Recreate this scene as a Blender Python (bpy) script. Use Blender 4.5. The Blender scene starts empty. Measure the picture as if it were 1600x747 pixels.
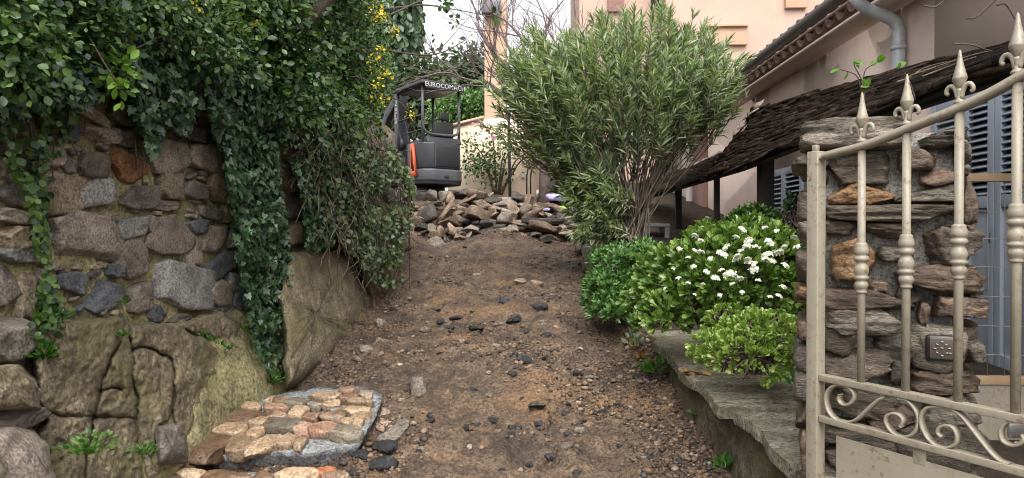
import bpy, bmesh, math, random
import numpy as np
from mathutils import Vector, Matrix

random.seed(7)
RNG = np.random.default_rng(7)
SC = bpy.context.scene
COL = SC.collection
R = math.radians

# ------------------------------------------------------------------ camera, sky, sun, exposure
F = 1060.0                       # focal length in pixels of the 1600 px wide photograph
CAMZ = 1.6
cam = bpy.data.cameras.new('camera')
cam.sensor_width = 36.0
cam.lens = 36.0 * F / 1600.0
cam.clip_end = 2000.0
cam.clip_start = 0.05
camo = bpy.data.objects.new('camera', cam)
COL.objects.link(camo)
CAMR = Matrix.Rotation(R(1.62), 3, 'Z') @ Matrix.Rotation(R(90 - 0.46), 3, 'X')
camo.location = (0, 0, CAMZ)
camo.rotation_euler = CAMR.to_euler()
SC.camera = camo

world = bpy.data.worlds.new('World')
SC.world = world
world.use_nodes = True
wn = world.node_tree.nodes
wl = world.node_tree.links
bg = wn['Background']
sky = wn.new('ShaderNodeTexSky')
sky.sky_type = 'NISHITA'
sky.sun_disc = False
SUN_EL, SUN_AZ = 55.0, 176.0      # azimuth measured clockwise from +Y
sky.sun_elevation = R(SUN_EL)
sky.sun_rotation = R(SUN_AZ)
sky.air_density = 1.0
sky.dust_density = 4.0
sky.ozone_density = 1.0
hs = wn.new('ShaderNodeHueSaturation')
hs.inputs['Saturation'].default_value = 0.12      # cloud cover: the sky is even and almost colourless
hs.inputs['Value'].default_value = 1.0
wl.new(sky.outputs[0], hs.inputs['Color'])
wl.new(hs.outputs[0], bg.inputs['Color'])
bg.inputs['Strength'].default_value = 0.15

sun = bpy.data.lights.new('sun', 'SUN')
sun.energy = 1.4
sun.angle = R(65)
sun.color = (1.0, 0.97, 0.92)
suno = bpy.data.objects.new('sun', sun)
COL.objects.link(suno)
az, el = R(SUN_AZ), R(SUN_EL)
sd = Vector((math.sin(az) * math.cos(el), math.cos(az) * math.cos(el), math.sin(el)))
suno.rotation_euler = sd.to_track_quat('Z', 'Y').to_euler()
suno.location = (0, 0, 20)

SC.view_settings.view_transform = 'Standard'
SC.view_settings.look = 'None'
SC.view_settings.gamma = 1.0
SC.view_settings.use_curve_mapping = False
SC.view_settings.exposure = 1.3
SC.render.engine = 'CYCLES'
SC.cycles.use_denoising = True
SC.cycles.filter_width = 1.05
SC.cycles.max_bounces = 6
SC.cycles.diffuse_bounces = 3
SC.cycles.glossy_bounces = 3
SC.cycles.transmission_bounces = 4

# ------------------------------------------------------------------ geometry helpers
CR = np.array(CAMR)

def ray(u, v):
    u = np.asarray(u, float); v = np.asarray(v, float)
    d = np.stack([(u - 800) / F, -(v - 373.5) / F, -np.ones_like(u * v)], -1)
    return d @ CR.T

def PX(u, v, d):
    """world point seen at photo pixel (u, v) at distance y = d"""
    r = ray(u, v)
    t = (np.asarray(d, float) / r[..., 1])[..., None]
    p = r * t
    p[..., 2] += CAMZ
    return p

WA, WB = -1.93, 0.0656           # left wall: x = WA + WB * y
def xw(y): return WA + WB * y
def on_wall(u, v, off=0.0):
    r = ray(u, v)
    t = (WA + np.asarray(off, float)) / (r[..., 0] - WB * r[..., 1])
    p = r * t[..., None]
    p[..., 2] += CAMZ
    return p
SL = 0.17                        # slope of the drive
def on_ground(u, v, h=0.0):
    r = ray(u, v)
    t = (CAMZ - h) / (SL * r[..., 1] - r[..., 2])
    p = r * t[..., None]
    p[..., 2] += CAMZ
    return p
def on_x(u, v, X):
    r = ray(u, v)
    t = X / r[..., 0]
    p = r * t[..., None]
    p[..., 2] += CAMZ
    return p
def hit_plane(u, v, P, n):
    r = ray(u, v); o = np.array([0, 0, CAMZ])
    t = ((np.asarray(P) - o) @ n) / (r @ n)
    return o + r * t[..., None]

def _h(ix, iy, iz, s):
    n = (ix * 374761393 + iy * 668265263 + iz * 2147483647 + s * 974634599) & 0xFFFFFFFF
    n = ((n ^ (n >> 13)) * 1274126177) & 0xFFFFFFFF
    n = ((n ^ (n >> 16)) * 2246822519) & 0xFFFFFFFF
    return ((n ^ (n >> 15)) & 0xFFFFFF) / float(0xFFFFFF)

def vnoise(p, s=0):
    p = np.asarray(p, float)
    i = np.floor(p).astype(np.int64); f = p - i
    f = f * f * (3 - 2 * f)
    x, y, z = i[..., 0], i[..., 1], i[..., 2]
    fx, fy, fz = f[..., 0], f[..., 1], f[..., 2]
    r = 0
    for a in (0, 1):
        wx = fx if a else 1 - fx
        for b in (0, 1):
            wy = fy if b else 1 - fy
            for c in (0, 1):
                wz = fz if c else 1 - fz
                r = r + wx * wy * wz * _h(x + a, y + b, z + c, s)
    return r * 2 - 1

def fbm(p, o=4, s=0, g=0.5):
    p = np.asarray(p, float)
    a, r, t = 1.0, 0, 0
    for k in range(o):
        r = r + a * vnoise(p * (2.03 ** k) + 17.3 * k, s + k); t += a; a *= g
    return r / t

def mesh_from(name, V, Fs):
    V = np.asarray(V, np.float32).reshape(-1, 3)
    if not isinstance(Fs, (list, tuple)): Fs = [Fs]
    Fs = [np.asarray(f, np.int32) for f in Fs if len(f)]
    me = bpy.data.meshes.new(name)
    me.vertices.add(len(V)); me.vertices.foreach_set('co', V.ravel())
    loops = np.concatenate([f.ravel() for f in Fs])
    tot = np.concatenate([np.full(len(f), f.shape[1], np.int32) for f in Fs])
    start = np.concatenate([[0], np.cumsum(tot)[:-1]]).astype(np.int32)
    me.loops.add(len(loops)); me.loops.foreach_set('vertex_index', loops)
    me.polygons.add(len(tot)); me.polygons.foreach_set('loop_start', start)
    me.update(calc_edges=True)
    me.validate()
    return me

class MB:
    """collects pieces of one mesh"""
    def __init__(s): s.V = []; s.F = {}; s.n = 0
    def add(s, V, Fs):
        V = np.asarray(V, float).reshape(-1, 3)
        if isinstance(Fs, np.ndarray): Fs = [Fs]
        for f in Fs:
            f = np.asarray(f, np.int64)
            if f.size: s.F.setdefault(f.shape[1], []).append(f + s.n)
        s.V.append(V); s.n += len(V); return s
    def data(s):
        return np.concatenate(s.V), [np.concatenate(v) for v in s.F.values()]

def finish(o, label=None, cat=None, group=None, kind=None):
    if label: o['label'] = label
    if cat: o['category'] = cat
    if group: o['group'] = group
    if kind: o['kind'] = kind
    return o

def mk(name, V, Fs, mat, parent=None, smooth=False, label=None, cat=None, group=None, kind=None):
    V = np.asarray(V, float).reshape(-1, 3)
    loc = None
    if parent is None:
        lo, hi = V.min(0), V.max(0)
        loc = np.array([(lo[0] + hi[0]) / 2, (lo[1] + hi[1]) / 2, lo[2]])
    else:
        loc = V.mean(0)
    me = mesh_from(name, V - loc, Fs)
    if smooth: me.polygons.foreach_set('use_smooth', np.ones(len(me.polygons), bool))
    if mat: me.materials.append(mat)
    o = bpy.data.objects.new(name, me)
    COL.objects.link(o)
    put(o, loc, parent)
    return finish(o, label, cat, group, kind)

WL = {}                          # world location of every parent used
def put(o, loc, parent=None):
    WL[o.name] = np.array(loc, float)
    if parent is not None:
        o.parent = parent
        o.location = tuple(np.array(loc, float) - WL[parent.name])
    else:
        o.location = tuple(loc)

def mkb(name, mb, mat, parent=None, **k):
    V, Fs = mb.data() if isinstance(mb, MB) else mb
    return mk(name, V, Fs, mat, parent, **k)

def empty(name, loc, label=None, cat=None, group=None, parent=None):
    o = bpy.data.objects.new(name, None)
    o.empty_display_size = 0.1
    COL.objects.link(o); put(o, loc, parent)
    return finish(o, label, cat, group, 'thing' if label else None)

def nrm(a): 
    a = np.asarray(a, float)
    return a / np.maximum(np.linalg.norm(a, axis=-1, keepdims=True), 1e-9)

def tube(pts, r0, r1=None, seg=6, cap=True):
    P = np.asarray(pts, float); n = len(P)
    if r1 is None: r1 = r0
    rad = np.linspace(r0, r1, n) if np.isscalar(r0) else np.asarray(r0, float)
    T = nrm(np.gradient(P, axis=0))
    a = np.array([0, 0, 1.0]) if abs(T[0][2]) < 0.9 else np.array([1.0, 0, 0])
    V = []
    N = nrm(np.cross(T[0], a))
    ang = np.linspace(0, 2 * np.pi, seg, endpoint=False)
    for i in range(n):
        N = nrm(N - T[i] * (N @ T[i])); B = np.cross(T[i], N)
        V.append(P[i] + rad[i] * (np.cos(ang)[:, None] * N + np.sin(ang)[:, None] * B))
    V = np.concatenate(V)
    i, j = np.meshgrid(np.arange(n - 1), np.arange(seg), indexing='ij'); j2 = (j + 1) % seg
    Q = np.stack([i * seg + j, i * seg + j2, (i + 1) * seg + j2, (i + 1) * seg + j], -1).reshape(-1, 4)
    Fs = [Q]
    if cap:
        Fs.append(np.array([list(range(seg))[::-1]])); Fs.append(np.array([[(n - 1) * seg + k for k in range(seg)]]))
    return V, Fs

def curve_pts(pts, n):
    """smooth Catmull-Rom resample"""
    P = np.asarray(pts, float); m = len(P)
    Q = np.vstack([2 * P[0] - P[1], P, 2 * P[-1] - P[-2]])
    t = np.linspace(0, m - 1 - 1e-6, n); i = t.astype(int); f = (t - i)[:, None]
    a, b, c, d = Q[i], Q[i + 1], Q[i + 2], Q[i + 3]
    return 0.5 * (2 * b + (c - a) * f + (2 * a - 5 * b + 4 * c - d) * f ** 2 + (3 * b - a - 3 * c + d) * f ** 3)

def sweep(pts, prof, up):
    """sweep a closed 2D profile (side, up) along pts, `up` fixed"""
    P = np.asarray(pts, float); n = len(P); T = nrm(np.gradient(P, axis=0))
    up = nrm(up); S = nrm(np.cross(T, up)); k = len(prof)
    V = np.concatenate([P[i] + np.array([a * S[i] + b * up for a, b in prof]) for i in range(n)])
    i, j = np.meshgrid(np.arange(n - 1), np.arange(k), indexing='ij'); j2 = (j + 1) % k
    Q = np.stack([i * k + j, i * k + j2, (i + 1) * k + j2, (i + 1) * k + j], -1).reshape(-1, 4)
    return V, [Q, np.array([list(range(k))]), np.array([[(n - 1) * k + q for q in range(k)][::-1]])]

def lathe(prof, seg=14):
    """prof = [(r, z)] about z"""
    ang = np.linspace(0, 2 * np.pi, seg, endpoint=False); n = len(prof)
    V = np.concatenate([[[r * math.cos(a), r * math.sin(a), z] for a in ang] for r, z in prof])
    i, j = np.meshgrid(np.arange(n - 1), np.arange(seg), indexing='ij'); j2 = (j + 1) % seg
    Q = np.stack([i * seg + j, i * seg + j2, (i + 1) * seg + j2, (i + 1) * seg + j], -1).reshape(-1, 4)
    return np.array(V), [Q, np.array([list(range(seg))[::-1]]), np.array([[(n - 1) * seg + k for k in range(seg)]])]

def bm_arrays(bm):
    bm.verts.ensure_lookup_table(); bm.verts.index_update()
    V = np.array([v.co[:] for v in bm.verts]); d = {}
    for f in bm.faces: d.setdefault(len(f.verts), []).append([v.index for v in f.verts])
    bm.free()
    return V, [np.array(x) for x in d.values()]

def box(c, s, bevel=0.0, seg=2):
    bm = bmesh.new(); bmesh.ops.create_cube(bm, size=1)
    for v in bm.verts: v.co = Vector((v.co.x * s[0], v.co.y * s[1], v.co.z * s[2]))
    if bevel: bmesh.ops.bevel(bm, geom=list(bm.edges), offset=bevel, segments=seg, affect='EDGES', profile=0.6)
    V, Fs = bm_arrays(bm)
    return V + np.array(c), Fs

def prism(poly, lo, hi, axis=0, bevel=0.0):
    """extrude a 2D polygon along an axis; poly coordinates are the two other axes in order"""
    bm = bmesh.new(); n = len(poly)
    def co(p, h):
        c = list(p); c.insert(axis, h); return c
    a = [bm.verts.new(co(p, lo)) for p in poly]; b = [bm.verts.new(co(p, hi)) for p in poly]
    bm.faces.new(a); bm.faces.new(b[::-1])
    for i in range(n): bm.faces.new((a[i], b[i], b[(i + 1) % n], a[(i + 1) % n]))
    bmesh.ops.recalc_face_normals(bm, faces=bm.faces)
    if bevel: bmesh.ops.bevel(bm, geom=list(bm.edges), offset=bevel, segments=2, affect='EDGES', profile=0.6)
    return bm_arrays(bm)

def cubesphere(n):
    g = np.linspace(-1, 1, n + 1)
    a, b = np.meshgrid(g, g, indexing='ij'); V = []; Fq = []; o = 0
    for ax in range(3):
        for s in (-1, 1):
            P = np.zeros(a.shape + (3,)); P[..., ax] = s
            P[..., (ax + 1) % 3] = a * s; P[..., (ax + 2) % 3] = b
            V.append(P.reshape(-1, 3))
            i, j = np.meshgrid(np.arange(n), np.arange(n), indexing='ij'); m = n + 1
            q = np.stack([i * m + j, (i + 1) * m + j, (i + 1) * m + j + 1, i * m + j + 1], -1).reshape(-1, 4)
            Fq.append(q + o); o += m * m
    V = np.concatenate(V); Fq = np.concatenate(Fq)
    k = np.round(V * 1e5).astype(int)
    uq, first, inv = np.unique(k, axis=0, return_index=True, return_inverse=True)
    return V[first], inv.ravel()[Fq]
CS = {n: cubesphere(n) for n in (2, 3, 4, 5, 6, 8, 10, 14)}

def rock(dims, seed, n=5, p=3.5, cuts=5, cutd=(0.72, 0.95), rough=0.06, freq=2.2, layer=0.0, axes=None, hf=0.03):
    """irregular stone: rounded box, planar cuts, noise; dims are full sizes"""
    rg = np.random.default_rng(seed)
    V, Q = CS[n]; V = V.copy()
    V = V / (np.abs(V) ** p).sum(1, keepdims=True) ** (1 / p)
    for _ in range(cuts):
        d = nrm(rg.normal(size=3) * (axes if axes is not None else 1)); c = rg.uniform(*cutd)
        over = V @ d - c
        V = V - np.where(over > 0, over, 0)[:, None] * d
    q = V * freq + rg.uniform(-50, 50, 3)
    V = V * (1 + rough * 1.6 * fbm(q, 3, seed % 97))[:, None] + rough * np.stack([vnoise(q * 2 + 9 * k, seed % 89 + k) for k in range(3)], -1) * 0.6
    V = V * (1 + hf * fbm(q * 3.1, 3, seed % 71))[:, None]
    if layer:
        l = vnoise(np.stack([V[:, 0] * 1.5, V[:, 1] * 1.5, V[:, 2] * 6.0], -1) + seed, 5)
        V[:, :2] *= (1 + layer * l)[:, None]
    return V * np.asarray(dims) / 2.0, Q

def rot(ax, ay, az):
    return np.array((Matrix.Rotation(az, 3, 'Z') @ Matrix.Rotation(ay, 3, 'Y') @ Matrix.Rotation(ax, 3, 'X')))

def basis(x, y, z): return np.stack([x, y, z], 0)       # V_local @ basis

def in_poly(P, poly):
    poly = np.asarray(poly, float); x, y = P[:, 0], P[:, 1]; c = np.zeros(len(P), bool)
    j = len(poly) - 1
    for i in range(len(poly)):
        xi, yi = poly[i]; xj, yj = poly[j]
        m = ((yi > y) != (yj > y)) & (x < (xj - xi) * (y - yi) / (yj - yi + 1e-12) + xi)
        c ^= m; j = i
    return c
def sample_poly(poly, n, rg=RNG):
    poly = np.asarray(poly, float); lo, hi = poly.min(0), poly.max(0); out = []; k = 0
    while k < n:
        P = rg.uniform(lo, hi, (max(64, n * 2), 2)); P = P[in_poly(P, poly)]; out.append(P); k += len(P)
    return np.concatenate(out)[:n]

# leaf templates: (along, across, normal)
T_LANCE = (np.array([[0, 0, 0], [.42, .5, .07], [.42, -.5, .07], [.45, 0, 0], [1, 0, -.10]]), np.array([[0, 3, 1], [0, 2, 3], [3, 4, 1], [3, 2, 4]]))
_o = [(0, 0, 0), (.22, .34, .04), (.58, .5, .05), (.88, .24, 0), (1, 0, -.05), (.88, -.24, 0), (.58, -.5, .05), (.22, -.34, .04), (.5, 0, -.04)]
T_OVAL = (np.array(_o), np.array([[8, i, (i + 1) % 8] for i in range(8)]))
_o = [(.05, 0, 0), (-.12, .26, .02), (.06, .52, .0), (.34, .30, .03), (.58, .40, -.02), (.66, .17, .02), (1, 0, -.08), (.66, -.17, .02), (.58, -.40, -.02), (.34, -.30, .03), (.06, -.52, .0), (-.12, -.26, .02), (.38, 0, -.04)]
T_IVY = (np.array(_o), np.array([[12, i, (i + 1) % 12] for i in range(12)]))
_o = [(0, 0, 0), (.5, .15, .05), (.80, .36, .07), (.98, .16, .0), (.98, -.16, .0), (.80, -.36, .07), (.5, -.15, .05), (.68, 0, -.02)]
T_SPAT = (np.array(_o), np.array([[7, i, (i + 1) % 7] for i in range(7)]))

def leaves(P, D, N, L, W, tm):
    """one leaf per row: base P, direction D, normal N, length L, width W"""
    P = np.asarray(P, float); n = len(P); D = nrm(D); N = nrm(N - D * (N * D).sum(-1, keepdims=True)); B = np.cross(N, D)
    tv, tf = tm; L = np.broadcast_to(L, n)[:, None, None]; W = np.broadcast_to(W, n)[:, None, None]
    V = P[:, None] + L * tv[None, :, :1] * D[:, None] + W * tv[None, :, 1:2] * B[:, None] + L * tv[None, :, 2:] * N[:, None]
    Fi = tf[None] + (np.arange(n) * len(tv))[:, None, None]
    return V.reshape(-1, 3), Fi.reshape(-1, tf.shape[1])

# ------------------------------------------------------------------ materials
def new_mat(name):
    m = bpy.data.materials.new(name); m.use_nodes = True
    nt = m.node_tree; b = nt.nodes['Principled BSDF']
    return m, nt, nt.nodes, nt.links, b
def ramp(nodes, stops):
    r = nodes.new('ShaderNodeValToRGB'); e = r.color_ramp.elements
    while len(e) < len(stops): e.new(0.5)
    for x, (p, c) in zip(e, stops): x.position = p; x.color = (*c, 1)
    return r
def coords(nt, scale=(1, 1, 1), rnd=True):
    n, l = nt.nodes, nt.links
    tc = n.new('ShaderNodeTexCoord'); mp = n.new('ShaderNodeMapping'); mp.inputs['Scale'].default_value = scale
    l.new(tc.outputs['Object'], mp.inputs['Vector'])
    if rnd:
        oi = n.new('ShaderNodeObjectInfo'); mu = n.new('ShaderNodeMath'); mu.operation = 'MULTIPLY'; mu.inputs[1].default_value = 91.7
        l.new(oi.outputs['Random'], mu.inputs[0]); l.new(mu.outputs[0], mp.inputs['Location'])
    return mp.outputs[0]
def noise(nt, vec, scale, detail=6, rough=0.6, dist=0.0):
    n = nt.nodes.new('ShaderNodeTexNoise'); n.inputs['Scale'].default_value = scale; n.inputs['Detail'].default_value = detail
    n.inputs['Roughness'].default_value = rough; n.inputs['Distortion'].default_value = dist
    nt.links.new(vec, n.inputs['Vector']); return n.outputs['Fac']
def mixc(nt, fac, a, b, mode='MIX'):
    m = nt.nodes.new('ShaderNodeMix'); m.data_type = 'RGBA'; m.blend_type = mode
    for s, v in ((m.inputs['Factor'], fac), (m.inputs[6], a), (m.inputs[7], b)):
        if hasattr(v, 'is_linked') or hasattr(v, 'links'): nt.links.new(v, s)
        elif isinstance(v, (int, float)): s.default_value = v
        else: s.default_value = (*v, 1)
    return m.outputs[2]
def maprange(nt, v, a, b, c=0.0, d=1.0):
    m = nt.nodes.new('ShaderNodeMapRange'); nt.links.new(v, m.inputs['Value'])
    for k, x in zip(('From Min', 'From Max', 'To Min', 'To Max'), (a, b, c, d)): m.inputs[k].default_value = x
    return m.outputs[0]
def addm(nt, a, b, op='ADD'):
    m = nt.nodes.new('ShaderNodeMath'); m.operation = op
    for s, v in zip(m.inputs, (a, b)):
        if isinstance(v, (int, float)): s.default_value = v
        else: nt.links.new(v, s)
    return m.outputs[0]
def bump(nt, b, h, strength=0.6, dist=0.01):
    bp = nt.nodes.new('ShaderNodeBump'); bp.inputs['Strength'].default_value = strength; bp.inputs['Distance'].default_value = dist
    nt.links.new(h, bp.inputs['Height']); nt.links.new(bp.outputs[0], b.inputs['Normal'])

def rock_mat(name, cs, sc=9.0, aniso=(1, 1, 1), bs=0.8, bd=0.02, rough=0.75, moss=None, mossamt=(0.55, 0.75), vary=0.35, island=False, fine=10.0):
    m, nt, n, l, b = new_mat(name)
    v = coords(nt, aniso)
    f = noise(nt, v, sc, 5, 0.68, 0.3)
    k = len(cs)
    cr = ramp(n, [(0.3 + 0.42 * i / (k - 1), c) for i, c in enumerate(cs)])
    l.new(f, cr.inputs[0]); c = cr.outputs[0]
    f2 = noise(nt, v, sc * fine, 4, 0.72)
    dk = ramp(n, [(0.34, (.16, .16, .16)), (0.60, (1.18, 1.18, 1.18))]); l.new(f2, dk.inputs[0])
    c = mixc(nt, 0.85, c, dk.outputs[0], 'MULTIPLY')
    if island: oi = n.new('ShaderNodeNewGeometry'); rnd = oi.outputs['Random Per Island']
    else: oi = n.new('ShaderNodeObjectInfo'); rnd = oi.outputs['Random']
    hsv = n.new('ShaderNodeHueSaturation'); l.new(c, hsv.inputs['Color'])
    l.new(maprange(nt, rnd, 0, 1, 1 - vary, 1 + vary), hsv.inputs['Value'])
    c = hsv.outputs[0]
    if moss:
        w = noise(nt, v, sc * 0.45, 3, 0.65)
        c = mixc(nt, maprange(nt, w, mossamt[0], mossamt[1]), c, moss)
    l.new(c, b.inputs['Base Color'])
    l.new(maprange(nt, f2, 0.3, 0.7, rough - 0.18, rough + 0.15), b.inputs['Roughness'])
    bump(nt, b, addm(nt, f, addm(nt, f2, 0.45, 'MULTIPLY')), bs, bd)
    return m

def leaf_mat(name, cols, rough=0.38, trans=0.3, spec=0.5):
    m, nt, n, l, b = new_mat(name)
    g = n.new('ShaderNodeNewGeometry')
    k = len(cols)
    cr = ramp(n, [(i / (k - 1), c) for i, c in enumerate(cols)])
    l.new(g.outputs['Random Per Island'], cr.inputs[0])
    l.new(cr.outputs[0], b.inputs['Base Color'])
    b.inputs['Roughness'].default_value = rough
    b.inputs['Specular IOR Level'].default_value = spec
    t = n.new('ShaderNodeBsdfTranslucent')
    tcol = mixc(nt, 1.0, cr.outputs[0], (1.3, 1.5, 0.6), 'MULTIPLY'); l.new(tcol, t.inputs['Color'])
    ms = n.new('ShaderNodeMixShader'); ms.inputs[0].default_value = trans
    l.new(b.outputs[0], ms.inputs[1]); l.new(t.outputs[0], ms.inputs[2])
    l.new(ms.outputs[0], n['Material Output'].inputs['Surface'])
    return m

def plain(name, c, rough=0.5, metal=0.0, var=0.12, sc=14.0, bs=0.15, bd=0.003, dirt=None, aniso=(1, 1, 1)):
    m, nt, n, l, b = new_mat(name)
    v = coords(nt, aniso); f = noise(nt, v, sc, 6, 0.65)
    cr = ramp(n, [(0.3, tuple(x * (1 - var) for x in c)), (0.7, tuple(min(1, x * (1 + var)) for x in c))]); l.new(f, cr.inputs[0]); col = cr.outputs[0]
    if dirt:
        w = noise(nt, v, sc * 0.3, 7, 0.7, 0.5)
        col = mixc(nt, maprange(nt, w, 0.5, 0.75, 0, 0.8), col, dirt)
    l.new(col, b.inputs['Base Color'])
    b.inputs['Roughness'].default_value = rough; b.inputs['Metallic'].default_value = metal
    if bs: bump(nt, b, noise(nt, v, sc * 5, 4, 0.6), bs, bd)
    return m

MOSS = (0.085, 0.078, 0.022)
M = {}
M['st_brown'] = rock_mat('wall_stone_brown', [(.12, .096, .076), (.28, .228, .18), (.42, .35, .285)], moss=MOSS, mossamt=(.60, .80))
M['st_dark'] = rock_mat('wall_stone_dark', [(.06, .052, .045), (.15, .126, .105), (.25, .212, .178)], moss=MOSS, mossamt=(.60, .80))
M['st_grey'] = rock_mat('wall_stone_grey', [(.11, .105, .10), (.24, .23, .215), (.36, .345, .32)], vary=.2)
M['st_blue'] = rock_mat('wall_stone_blue', [(.045, .05, .058), (.12, .125, .135), (.22, .22, .22)], vary=.25)
M['st_rust'] = rock_mat('wall_stone_rust', [(.10, .042, .018), (.25, .105, .038), (.34, .19, .09)], vary=.1)
M['st_tan'] = rock_mat('wall_stone_tan', [(.16, .12, .075), (.30, .235, .155), (.40, .32, .215)], vary=.2, moss=MOSS, mossamt=(.62, .8))
M['mortar'] = rock_mat('mossy_mortar', [(.14, .122, .062), (.31, .27, .135), (.44, .385, .21)], sc=5, bs=1, bd=.03, rough=.9, moss=(.17, .16, .055), mossamt=(.48, .70), vary=0)
M['outcrop'] = rock_mat('mossy_bedrock', [(.09, .072, .043), (.215, .172, .102), (.36, .295, .195)], sc=7, bs=1, bd=.03, rough=.9, moss=(.145, .13, .05), mossamt=(.48, .76), vary=.12, fine=9)
M['sch_grey'] = rock_mat('schist_grey', [(.05, .041, .031), (.155, .13, .098), (.30, .26, .205)], sc=7, aniso=(1, 1, 4), bs=1, bd=.02, rough=.6)
M['sch_dark'] = rock_mat('schist_dark', [(.032, .024, .016), (.10, .075, .052), (.205, .162, .12)], sc=7, aniso=(1, 1, 4), bs=1, bd=.02, rough=.6)
M['sch_brown'] = rock_mat('schist_brown', [(.045, .029, .020), (.125, .08, .052), (.215, .15, .105)], sc=8, aniso=(1, 1, 3), bs=.8, bd=.015, rough=.65)
M['sch_rust'] = rock_mat('schist_rust', [(.06, .035, .02), (.22, .115, .045), (.36, .26, .16)], sc=10, aniso=(1, 1, 2), bs=.9, bd=.02, rough=.6)
M['p_mortar'] = rock_mat('pillar_mortar', [(.11, .10, .09), (.22, .205, .185), (.32, .30, .275)], sc=10, bs=.9, bd=.02, rough=.9, vary=0)
M['cob_tan'] = rock_mat('cobble_tan', [(.20, .125, .07), (.38, .26, .16), (.50, .40, .29)], sc=8, bs=.6, bd=.012, rough=.5, vary=.34)
M['cob_brown'] = rock_mat('cobble_brown', [(.10, .055, .032), (.21, .125, .075), (.29, .20, .13)], sc=8, bs=.6, bd=.012, rough=.42, vary=.3)
M['cob_grey'] = rock_mat('cobble_grey', [(.12, .095, .07), (.21, .175, .13), (.29, .245, .185)], sc=8, bs=.6, bd=.012, rough=.42, vary=.25)
M['cob_rose'] = rock_mat('cobble_rose', [(.16, .085, .055), (.30, .18, .12), (.42, .30, .22)], sc=8, bs=.6, bd=.012, rough=.45, vary=.25)
M['cement'] = rock_mat('cement_bed', [(.13, .13, .128), (.26, .265, .265), (.40, .405, .40)], sc=22, bs=1, bd=.02, rough=.85, vary=0, fine=3.5)
M['cob_terra'] = rock_mat('cobble_terracotta', [(.26, .08, .035), (.40, .15, .07), (.44, .21, .11)], sc=7, bs=.3, bd=.01, rough=.6, vary=.1)
M['asphalt'] = rock_mat('asphalt_lump', [(.012, .012, .013), (.028, .028, .030), (.07, .068, .068)], sc=30, bs=1, bd=.02, rough=.6, vary=.3, fine=3)
M['rub_brown'] = rock_mat('rubble_brown', [(.11, .075, .05), (.24, .165, .115), (.36, .27, .20)], sc=6, bs=.9, bd=.02, rough=.85, vary=.3)
M['rub_grey'] = rock_mat('rubble_grey', [(.12, .098, .078), (.25, .205, .16), (.38, .325, .265)], sc=7, bs=.9, bd=.02, rough=.85, vary=.25)
M['rub_dark'] = rock_mat('rubble_dark', [(.022, .018, .015), (.055, .045, .036), (.11, .088, .07)], sc=7, bs=.9, bd=.02, rough=.7, vary=.3)
M['lowwall'] = rock_mat('low_wall_render', [(.045, .036, .022), (.105, .085, .055), (.18, .15, .105)], sc=7, bs=1, bd=.03, rough=.75, moss=(.07, .065, .02), mossamt=(.5, .7), vary=0)
M['slab'] = rock_mat('wet_schist_slab', [(.09, .082, .055), (.22, .205, .15), (.44, .42, .35)], sc=5, aniso=(1, 2.6, 1), bs=.5, bd=.010, rough=.32, moss=(.12, .12, .045), mossamt=(.54, .78), vary=.12)
M['bark_dark'] = rock_mat('wet_bark', [(.009, .006, .0045), (.028, .018, .013), (.085, .056, .042)], sc=8, aniso=(3, 1, 3), bs=1, bd=.02, rough=.9, vary=.6, island=True); M['bark_dark'].node_tree.nodes['Principled BSDF'].inputs['Specular IOR Level'].default_value = .12
M['bark_sheen'] = rock_mat('sheen_bark', [(.12, .085, .068), (.24, .18, .15), (.36, .285, .245)], sc=8, aniso=(3, 1, 3), bs=.8, bd=.01, rough=.55, vary=.25, island=True)  # wet sheen of the bark, put into a paler base colour

M['ivy'] = leaf_mat('ivy_leaf', [(.009, .024, .011), (.017, .044, .019), (.030, .070, .027), (.06, .115, .045), (.11, .15, .08)], .36, .2)
M['ivy_old'] = leaf_mat('ivy_leaf_old', [(.026, .045, .018), (.046, .080, .030), (.080, .125, .045), (.12, .17, .065), (.14, .11, .07)], .45, .2)
M['shrub'] = leaf_mat('shrub_leaf', [(.011, .030, .009), (.024, .058, .015), (.046, .095, .022), (.085, .15, .035), (.13, .19, .05)], .38, .28)
M['lime'] = leaf_mat('lime_leaf', [(.06, .15, .02), (.13, .26, .035), (.22, .36, .05)], .4, .35)
M['yellow'] = leaf_mat('yellow_petal', [(.55, .40, .01), (.75, .58, .02), (.8, .68, .08)], .5, .3)
M['oleander'] = leaf_mat('oleander_leaf', [(.07, .11, .055), (.135, .19, .098), (.21, .27, .145), (.33, .385, .225), (.29, .27, .14)], .40, .34)
M['bush'] = leaf_mat('bush_leaf', [(.040, .085, .014), (.080, .150, .026), (.135, .22, .042), (.21, .30, .075)], .32, .25)
M['bush2'] = leaf_mat('bush_leaf_pale', [(.085, .155, .022), (.16, .25, .04), (.26, .36, .075), (.40, .48, .15)], .30, .28)
M['bush3'] = leaf_mat('bush_leaf_mid', [(.032, .085, .020), (.062, .140, .034), (.11, .21, .055), (.16, .27, .085)], .4, .25)
M['weed'] = leaf_mat('weed_leaf', [(.025, .075, .010), (.055, .14, .018), (.10, .21, .032)], .4, .3)
M['petal'] = leaf_mat('white_petal', [(.55, .54, .50), (.75, .74, .70), (.85, .84, .80)], .6, .2)
M['magenta'] = leaf_mat('bougainvillea_bract', [(.35, .08, .22), (.5, .16, .36)], .6, .3)
M['far_leaf'] = leaf_mat('far_tree_leaf', [(.035, .052, .026), (.060, .085, .042), (.095, .125, .062)], .6, .25)
M['far_leaf2'] = leaf_mat('far_tree_leaf_dark', [(.022, .04, .018), (.042, .066, .028), (.07, .10, .042)], .6, .25)
M['litter'] = leaf_mat('dead_leaf', [(.10, .03, .015), (.22, .09, .03), (.35, .2, .07)], .6, .2)
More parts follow.
